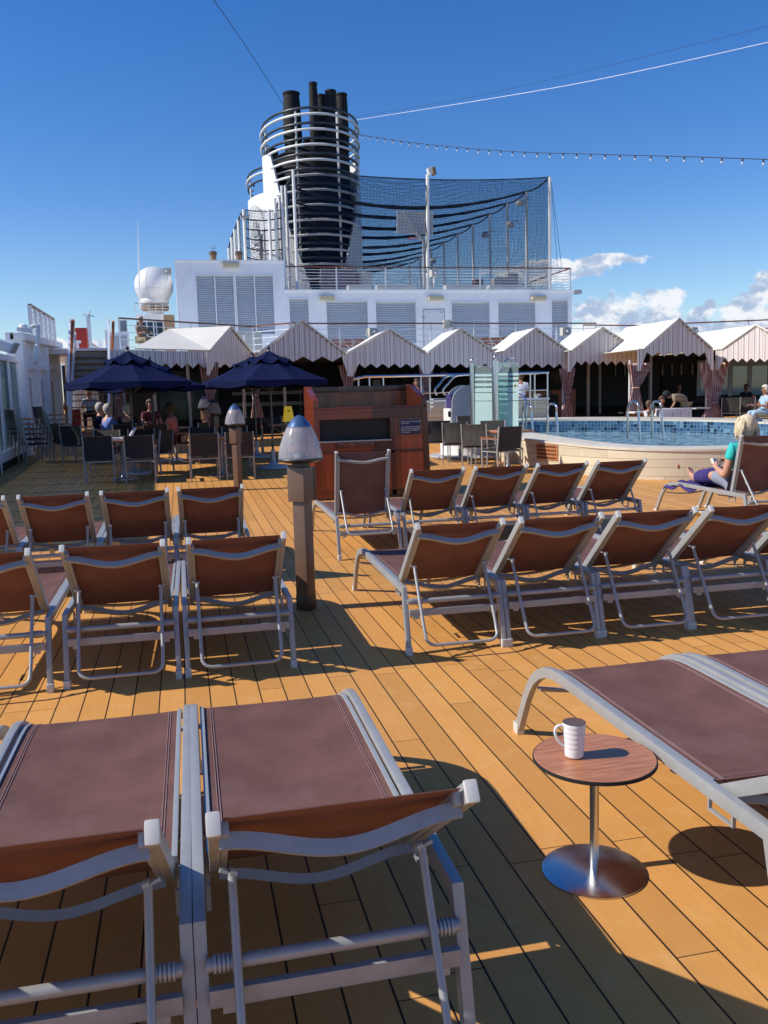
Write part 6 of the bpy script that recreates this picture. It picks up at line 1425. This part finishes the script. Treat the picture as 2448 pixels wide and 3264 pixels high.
def head_nodes(n, e, base, c, f, k=1.0):
    """head centre c, facing f"""
    f = Vector(f).normalized(); u = Vector((0,0,1)); c = Vector(c)
    n['jaw'] = (c-u*.055*k+f*.028*k, (.058*k, .062*k)); n['skull'] = (c+u*.015*k-f*.008*k, (.080*k, .094*k)); n['crown'] = (c+u*.075*k-f*.012*k, (.060*k, .070*k))
    e += [(base, 'jaw'), ('jaw', 'skull'), ('skull', 'crown')]
def face(parent, c, f, skinmat, k=1.0):
    f = Vector(f).normalized(); s = Vector((f.y, -f.x, 0)).normalized(); c = Vector(c); u = Vector((0,0,1))
    b = MB(); b.tube([c+f*.080*k+u*.02*k, c+f*.105*k-u*.015*k, c+f*.085*k-u*.03*k], [.008*k, .015*k, .008*k], 8); b.build('nose', skinmat, parent, smooth=70)
    for q in (-1, 1):
        b = MB(); b.ball(c+s*q*.083*k-u*.005*k, .026*k, (.4, .6, 1), 10); b.build('ear', skinmat, parent)
        b = MB(); b.ball(c+f*.080*k+s*q*.030*k+u*.018*k, .010*k, seg=8); b.build('eye', 'dark', parent)
    b = MB(); b.tube([c+f*.078*k-s*.024*k-u*.05*k, c+f*.088*k-u*.052*k, c+f*.078*k+s*.024*k-u*.05*k], .005*k, 6); b.build('mouth', 'maroon', parent)
def hair(parent, c, f, mat, k=1.0, long=0.0, vol=1.0):
    f = Vector(f).normalized(); s = Vector((f.y, -f.x, 0)).normalized(); c = Vector(c); b = MB(); seg = 28; n_ = 14; P = []; F = []
    rr = random.Random(int(c.x*1000)+3)
    for i in range(n_+1):
        ph = math.pi*i/n_
        for j in range(seg):
            th = 2*math.pi*j/seg; fx = math.cos(th); sx = math.sin(th)
            r = .108*k*vol*(1+.045*rr.uniform(-1, 1)+.03*math.sin(th*7+ph*5))
            z = math.cos(ph)*.118*k*vol+.025*k; q = math.sin(ph)
            if fx > .25 and z < .055*k: q *= .60; z = max(z, .0)                # open at the face
            if z < 0: z = z*(1+long*2.2); q = max(q, .80-.15*(i/n_)) if fx < .25 else q
            if z < -.09*k*(1+long*1.2): q *= .75
            P.append(c+f*(fx*r*q*1.02-.012*k)+s*sx*r*q*.93+Vector((0,0,z)))
    for i in range(n_):
        for j in range(seg): F.append((i*seg+j, i*seg+(j+1) % seg, (i+1)*seg+(j+1) % seg, (i+1)*seg+j))
    b.add(P, F); return b.build('hair', mat, parent, smooth=70)
def person(loc, f, label, shirt, trousers, hairmat, skinmat='skin', pose='sit', seat=.45, arms='table', k=1.0, group=None, hlong=0, hvol=1.0, detail=True, lean=.0):
    """pose 'sit' or 'stand'; loc is the floor point under the pelvis"""
    L0 = Vector(loc); f = Vector((f[0], f[1], 0)).normalized(); s = Vector((f.y, -f.x, 0)); u = Vector((0,0,1))
    root = empty('person', L0, label, 'person', group)
    hz = (seat+.10) if pose == 'sit' else .93*k
    Pp = lambda x, y, z: L0+s*x*k+f*y*k+u*(hz+z*k)
    n = {}; e = []
    n['pelvis'] = (Pp(0,0,0), (.15*k, .11*k)); n['waist'] = (Pp(0, lean*.3, .17), (.130*k, .095*k)); n['chest'] = (Pp(0, lean*.8, .36), (.150*k, .105*k)); n['neck0'] = (Pp(0, lean*1.05, .48), (.062*k, .058*k)); n['neck'] = (Pp(0, .015+lean*1.1, .525), .052*k)
    e += [('pelvis','waist'), ('waist','chest'), ('chest','neck0'), ('neck0','neck')]
    hc = Pp(0, .03+lean*1.2, .635); head_nodes(n, e, 'neck', hc, f, k)
    sl_n = {}; 
    for q, nm in ((-1, 'L'), (1, 'R')):
        n['sh'+nm] = (Pp(q*.175, lean, .42), .050*k)
        if arms == 'table': el, wr, hd_ = Pp(q*.235, .10+lean, .17), Pp(q*.14, .33+lean, .22), f
        elif arms == 'up': el, wr, hd_ = Pp(q*.22, .20, .16), Pp(q*.07, .36, .31), (f+u*.6)
        elif arms == 'down': el, wr, hd_ = Pp(q*.215, .03+lean*.8, .14), Pp(q*.20, .12+lean*.9, -.10), (f*.25-u)
        n['el'+nm] = (el, .038*k); n['wr'+nm] = (wr, (.026*k, .022*k)); e += [('chest','sh'+nm), ('sh'+nm,'el'+nm), ('el'+nm,'wr'+nm)]
        fingers(n, e, 'wr'+nm, wr, hd_, u if arms != 'down' else f, s*q, k*1.0, .5)
        if pose == 'sit': th_, kn, an, toe = Pp(q*.10, .02, -.02), Pp(q*.13, .42, .0), L0+s*q*.13*k+f*.44*k+u*.09, L0+s*q*.14*k+f*.62*k+u*.04
        else: th_, kn, an, toe = Pp(q*.09, .0, -.06), L0+s*q*.10*k+f*.02+u*.50*k, L0+s*q*.10*k+u*.09, L0+s*q*.12*k+f*.17*k+u*.03
        n['th'+nm] = (th_, .085*k); n['kn'+nm] = (kn, .058*k); n['an'+nm] = (an, .038*k); n['toe'+nm] = (toe, (.040*k, .024*k)); e += [('pelvis','th'+nm), ('th'+nm,'kn'+nm), ('kn'+nm,'an'+nm), ('an'+nm,'toe'+nm)]
    skin('body', n, e, skinmat, root, 'pelvis', 2)
    g = 1.13; S = {a: (n[a][0], tuple(x*g for x in n[a][1]) if isinstance(n[a][1], tuple) else n[a][1]*g) for a in ('pelvis','waist','chest','neck0')}
    E2 = [('pelvis','waist'), ('waist','chest'), ('chest','neck0')]
    for nm in 'LR': S['sh'+nm] = (n['sh'+nm][0], .064*k); S['sl'+nm] = (n['sh'+nm][0].lerp(n['el'+nm][0], .62), .056*k); E2 += [('chest','sh'+nm), ('sh'+nm,'sl'+nm)]
    skin('shirt', S, E2, shirt, root, 'pelvis', 2)
    S = {'pelvis': (n['pelvis'][0]-u*.02, (.158*k, .12*k))}; E2 = []
    for nm in 'LR': S['th'+nm] = (n['th'+nm][0], .098*k); S['kn'+nm] = (n['kn'+nm][0], .072*k); S['an'+nm] = (n['an'+nm][0]+u*.02, .055*k); E2 += [('pelvis','th'+nm), ('th'+nm,'kn'+nm), ('kn'+nm,'an'+nm)]
    skin('trousers', S, E2, trousers, root, 'pelvis', 2)
    hair(root, hc+u*.01, f, hairmat, k, hlong, hvol)
    if detail: face(root, hc, f, skinmat, k)
    return root
def onfloor(px, py, Y, z=None): p = at(px, py, Y); return Vector((p.x, Y, dz(Y) if z is None else z))
person(onfloor(342, 1300, 20.45), (.8, .5), 'seated grey-haired woman in a light blue shirt raising her hands at the dining table', 'bluecloth', 'whitecloth', 'greyhair', arms='up', hvol=1.05)
person(onfloor(316, 1300, 21.3), (.9, -.1), 'seated grey-haired man in dark blue, half hidden behind the woman in light blue', 'navy', 'greycloth', 'greyhair')
person(onfloor(404, 1300, 20.45), (.1, 1), 'seated person with white hair and a black top, back to the viewer', 'blackcloth', 'blackcloth', 'whitehair', hvol=1.02)
person(onfloor(545, 1300, 20.1), (-.9, .35), 'seated man in a salmon shirt and dark red trousers, right of the left umbrella pole', 'salmon', 'maroon', 'brownhair', 'skindark')
person(onfloor(478, 1300, 22.6), (.3, -.9), 'dim seated person in dark clothes farther back under the left umbrella', 'maroon', 'blackcloth', 'brownhair', 'skindark', detail=False)
person(onfloor(287, 1300, 30.2), (0, -1), 'distant person seen through the open stairs', 'paleblue', 'blackcloth', 'blond', detail=False)
person(onfloor(1331, 1260, 25.2), (-.9, -.2), 'standing person in dark red behind the railing right of the towel locker', 'maroon', 'blackcloth', 'brownhair', 'skindark', 'stand', arms='down', k=.94)
person(onfloor(1661, 1260, 24.9, 1.0-.45), (.3, .9), 'standing person in a white shirt just right of the shower glass', 'whitecloth', 'blackcloth', 'brownhair', 'skindark', 'stand', arms='down')
person(onfloor(2068, 1300, 23.4), (.5, -.8), 'dark-haired person in a white shirt sitting behind the pool ladder', 'whitecloth', 'blackcloth', 'brownhair', 'skindark', seat=.0, detail=False)
person(onfloor(2078, 1300, 22.95), (.6, -.7), 'person in dark blue crouching low behind the pool ladder', 'navy', 'blackcloth', 'brownhair', 'skindark', seat=-.12, detail=False)
person(onfloor(2108, 1300, 23.9), (.1, -1), 'dark-haired man in black facing the viewer, left of the man in khaki', 'blackcloth', 'blackcloth', 'brownhair', 'skindark', seat=.08)
person(onfloor(2163, 1250, 29.5), (-.2, -1), 'dim person with reddish face in the shade above the man in khaki', 'blackcloth', 'blackcloth', 'brownhair', 'skindark', seat=.15, detail=False)
person(onfloor(2440, 1290, 22.3), (-.95, .15), 'white-haired man in a pale blue shirt sitting at the right edge behind the pool', 'paleblue', 'paleblue', 'whitehair', 'skindark', seat=.40)
person(onfloor(2378, 1250, 30.2), (-.3, -1), 'dark silhouette of a seated person before the reflecting windows', 'blackcloth', 'blackcloth', 'brownhair', 'skindark', seat=.05, detail=False)
person(onfloor(452, 1100, 31.5, ZU-.1), (.6, -.7), 'person with grey hair sitting up on the railed deck above the left cabana', 'khaki', 'khaki', 'greyhair', 'skindark', arms='table', detail=False)
chair(onfloor(2447, 1290, 22.3).x+.35, 22.2, 95, 'dark woven chair of the man in pale blue at the right edge')
chair(onfloor(2330, 1290, 23.4).x, 23.4, -35, 'dark woven chair with orange armrest behind the pool, nearest the wide curtain')
chair(onfloor(2384, 1290, 23.2).x, 23.3, -35, 'dark woven chair with orange armrest left of the man in pale blue')
table(onfloor(2415, 1290, 23.8).x, 23.8, 10, 'dining table with drinks beside the man in pale blue')
for i, (px, m_, h_, lab) in enumerate(((2402, 'orange', .14, 'glass of orange juice on the table beside the man in pale blue'), (2392, 'whitecloth', .09, 'small white cup left of the orange juice'))):
    q = onfloor(px, 1290, 23.6); q.z = dz(23.8)+.752; b = MB(); b.lathe([(0, 0), (.032, 0), (.038, h_), (0, h_)], q, 14); tag(b.build('drinking_glass' if i == 0 else 'cup', m_, loc=q), lab, ('glass', 'cup')[i])
# ---- man in khaki bending over the table
Yk = 23.15; root = empty('person', onfloor(2190, 1300, Yk), 'man in khaki shirt and shorts and dark cap bending over the white draped table', 'person')
A = lambda px, py, d=0: at(px, py, Yk+d)
n = {'pelvis': (A(2184, 1282), (.145, .13)), 'waist': (A(2173, 1266), (.125, .12)), 'chest': (A(2153, 1260), (.14, .13)), 'neck': (A(2141, 1262), .055), 'jaw': (A(2131, 1262), .075), 'skull': (A(2124, 1258), .095)}
e_ = [('pelvis','waist'), ('waist','chest'), ('chest','neck'), ('neck','jaw'), ('jaw','skull')]
for q, nm in ((-.17, 'N'), (.17, 'F')):
    n['sh'+nm] = (A(2149, 1264, q), .055); n['el'+nm] = (A(2152, 1281, q*1.2), .042); n['wr'+nm] = (A(2143, 1296, q*1.1), .028); e_ += [('chest','sh'+nm), ('sh'+nm,'el'+nm), ('el'+nm,'wr'+nm)]
    fingers(n, e_, 'wr'+nm, n['wr'+nm][0], (-.6, 0, -.5), (0,0,1), (0,1,0), 1, .6)
    fl_ = onfloor(2188, 1300, Yk+q*.6); n['th'+nm] = (A(2187, 1292, q*.6), .095); n['kn'+nm] = (fl_+Vector((-.06, 0, .48)), .06); n['an'+nm] = (fl_+Vector((.05, 0, .09)), .04); n['toe'+nm] = (fl_+Vector((-.14, 0, .04)), (.04, .025)); e_ += [('pelvis','th'+nm), ('th'+nm,'kn'+nm), ('kn'+nm,'an'+nm), ('an'+nm,'toe'+nm)]
skin('body', n, e_, 'skindark', root, 'pelvis')
S = {a: (n[a][0], tuple(x*1.13 for x in n[a][1])) for a in ('pelvis','waist','chest')}; S['neck'] = (n['neck'][0], .07); E2 = [('pelvis','waist'), ('waist','chest'), ('chest','neck')]
for nm in 'NF': S['sh'+nm] = (n['sh'+nm][0], .075); S['el'+nm] = (n['el'+nm][0], .060); E2 += [('chest','sh'+nm), ('sh'+nm,'el'+nm)]
skin('shirt', S, E2, 'khaki', root, 'pelvis')
S = {'pelvis': (n['pelvis'][0], (.165, .15))}; E2 = []
for nm in 'NF': S['th'+nm] = (n['th'+nm][0], .115); S['kn'+nm] = (n['kn'+nm][0], .085); E2 += [('pelvis','th'+nm), ('th'+nm,'kn'+nm)]
skin('shorts', S, E2, 'khaki', root, 'pelvis')
b = MB(); b.ball(n['skull'][0]+Vector((0,0,.02)), .112, (1,1,.95), 16); b.ball(n['skull'][0]+Vector((-.08,0,-.01)), .07, (1.2,1,.2), 12); b.build('cap', 'blackcloth', root)
# ---- the woman on the upright lounger
LX, LY = 6.37, 8.47; LZ = dz(LY)
root = empty('person', (LX, LY+.5, LZ), 'blond woman in a turquoise top reading on the upright lounger by the pool', 'person')
W_ = lambda x, y, z: Vector((LX+x, LY+y, LZ+z)); k = .95
n = {'pelvis': (W_(.02, .60, .52), (.165, .12)), 'waist': (W_(.0, .53, .68), (.145, .11)), 'chest': (W_(-.02, .49, .85), (.155, .115)), 'neck0': (W_(-.03, .47, .975), (.07, .06)), 'neck': (W_(-.04, .48, 1.03), .052)}
e_ = [('pelvis','waist'), ('waist','chest'), ('chest','neck0'), ('neck0','neck')]
hc = W_(-.05, .50, 1.135); ff = Vector((-.25, 1, -.15)); head_nodes(n, e_, 'neck', hc, ff, .95)
for q, nm in ((-1, 'L'), (1, 'R')):
    n['sh'+nm] = (W_(q*.185-.02, .49, .915), .058)
    el = W_(-.25, .56, .585) if q < 0 else W_(.27, .62, .62); wr = W_(-.22, .79, .66) if q < 0 else W_(.02, .86, .70)
    n['el'+nm] = (el, .050); n['fa'+nm] = (el.lerp(wr, .4), .044); n['wr'+nm] = (wr, (.028, .024)); e_ += [('chest','sh'+nm), ('sh'+nm,'el'+nm), ('el'+nm,'fa'+nm), ('fa'+nm,'wr'+nm)]
    fingers(n, e_, 'wr'+nm, wr, (.25 if q < 0 else -.35, .6, .45), (0, -.3, .9), (q*.5, .3, -.3), 1.0, .7)
ft = {'L': at(2203, 1515, LY+1.34), 'R': at(2236, 1517, LY+1.34)}
for q, nm in ((-1, 'L'), (1, 'R')):
    an = ft[nm]+Vector((0, -.05, -.03)); n['th'+nm] = (W_(q*.09, .66, .51), .10); kn = W_(q*.12-.06, .98, .56); n['kn'+nm] = (kn, .062); n['cf'+nm] = (kn.lerp(an, .45)-Vector((0,0,.02)), .058)
    n['an'+nm] = (an, .036); n['hl'+nm] = (an+Vector((0, .03, -.035)), .034); n['ball'+nm] = (an+Vector((q*.005, .07, .085)), (.040, .020)); e_ += [('pelvis','th'+nm), ('th'+nm,'kn'+nm), ('kn'+nm,'cf'+nm), ('cf'+nm,'an'+nm), ('an'+nm,'hl'+nm), ('an'+nm,'ball'+nm)]
    for t in range(5):
        o = (-.032+.016*t)*(-q); r_ = .013 if t == 0 else .009; a0_ = an+Vector((o, .072, .108-.004*t)); n['t%s%d' % (nm, t)] = (a0_, r_); n['u%s%d' % (nm, t)] = (a0_+Vector((0, .004, .034-.004*t)), r_*.8); e_ += [('ball'+nm, 't%s%d' % (nm, t)), ('t%s%d' % (nm, t), 'u%s%d' % (nm, t))]
skin('body', n, e_, 'skin', root, 'pelvis')
S = {'hip': (W_(.02, .60, .56), (.185, .14)), 'waist': (n['waist'][0], (.165, .13)), 'chest': (n['chest'][0], (.175, .135)), 'neck0': (n['neck0'][0]-Vector((0,0,.02)), (.085, .07))}; E2 = [('hip','waist'), ('waist','chest'), ('chest','neck0')]
for nm in 'LR': S['sh'+nm] = (n['sh'+nm][0], .072); S['sl'+nm] = (n['sh'+nm][0].lerp(n['el'+nm][0], .5), .068); E2 += [('chest','sh'+nm), ('sh'+nm,'sl'+nm)]
skin('top', S, E2, 'teal', root, 'chest')
S = {'hip': (W_(.02, .60, .50), (.195, .14))}; E2 = []
for nm in 'LR': S['th'+nm] = (n['th'+nm][0]+Vector((0, .02, 0)), .118); S['kn'+nm] = (n['kn'+nm][0]-Vector((0, .06, 0)), .088); E2 += [('hip','th'+nm), ('th'+nm,'kn'+nm)]
skin('shorts', S, E2, 'greycloth', root, 'hip')
hair(root, hc+Vector((0, 0, .005)), ff, 'blond', .98, .42, 1.10); face(root, hc, ff, 'skin', .95)
b = MB(); rr = random.Random(5)
for j in range(150):
    a = rr.uniform(math.pi*.15, math.pi*1.85); d = Vector((math.sin(a), -math.cos(a)*-1*-1, 0)); t = hc+Vector((d.x*.085, -abs(math.cos(a))*.07 if math.cos(a) > -.3 else .03, .09+rr.uniform(-.02, .03)))
    o_ = Vector((d.x, -.6, 0)).normalized(); b.tube([t, t+o_*.040+Vector((0,0,-.04)), t+o_*(.050+rr.uniform(0, .02))+Vector((rr.uniform(-.01,.01), 0, -.12)), t+o_*(.034+rr.uniform(0, .03))+Vector((rr.uniform(-.025,.025), rr.uniform(-.02,.01), -.19+rr.uniform(-.035, .03)))], [.010, .013, .010, .003], 5)
b.build('hair_strands', 'blond', root, smooth=70)
# purple towel: over the foot end and wrapped round the shins
b = MB(); g = []
for i in range(15):
    y = 1.00+.74*i/14; row = []
    for j in range(19):
        x = -.36+.60*j/18; z = .425+.014*math.sin(i*1.1+j*.5)+.012*math.sin(j*1.7-i*.6)
        if y > 1.5: z -= (y-1.5)**2*1.35
        if x < -.30: z -= (-.30-x)*(.9+.5*math.sin(i*.8))
        row.append(W_(x+.02*math.sin(i*.9), y, z+.008))
    g.append(row)
b.sheet(g); tw = b.build('towel', 'purple', loc=W_(0, 1.4, .43), smooth=60, thick=.012); tag(tw, 'purple towel spread over the foot end of the woman\'s lounger and wrapped round her shins', 'towel')
wr_n = {}; ee = []
for nm in 'LR':
    a, c_ = n['kn'+nm][0], n['an'+nm][0]; wr_n['a'+nm] = (a+Vector((0,-.10,0)), .105); wr_n['b'+nm] = (a.lerp(c_, .5), .092); wr_n['c'+nm] = (a.lerp(c_, .86), .070); ee += [('a'+nm,'b'+nm), ('b'+nm,'c'+nm)]
ee.append(('aL','aR')); o = skin('towel_wrap', wr_n, ee, 'purple', tw, 'aL')
q = W_(-.16, .90, .70); b = MB(); b.box(q, (.11, .025, .12), Matrix.Rotation(R(-35), 3, 'X') @ Matrix.Rotation(R(25), 3, 'Z')); o = b.build('book', 'curbtop', loc=q, bevel=.004); tag(o, 'small pale book held by the blond woman', 'book')
b = MB(); b.box(q+Vector((0,-.004,.002)), (.102, .029, .112), Matrix.Rotation(R(-35), 3, 'X') @ Matrix.Rotation(R(25), 3, 'Z')); b.build('pages', 'whitecloth', o)
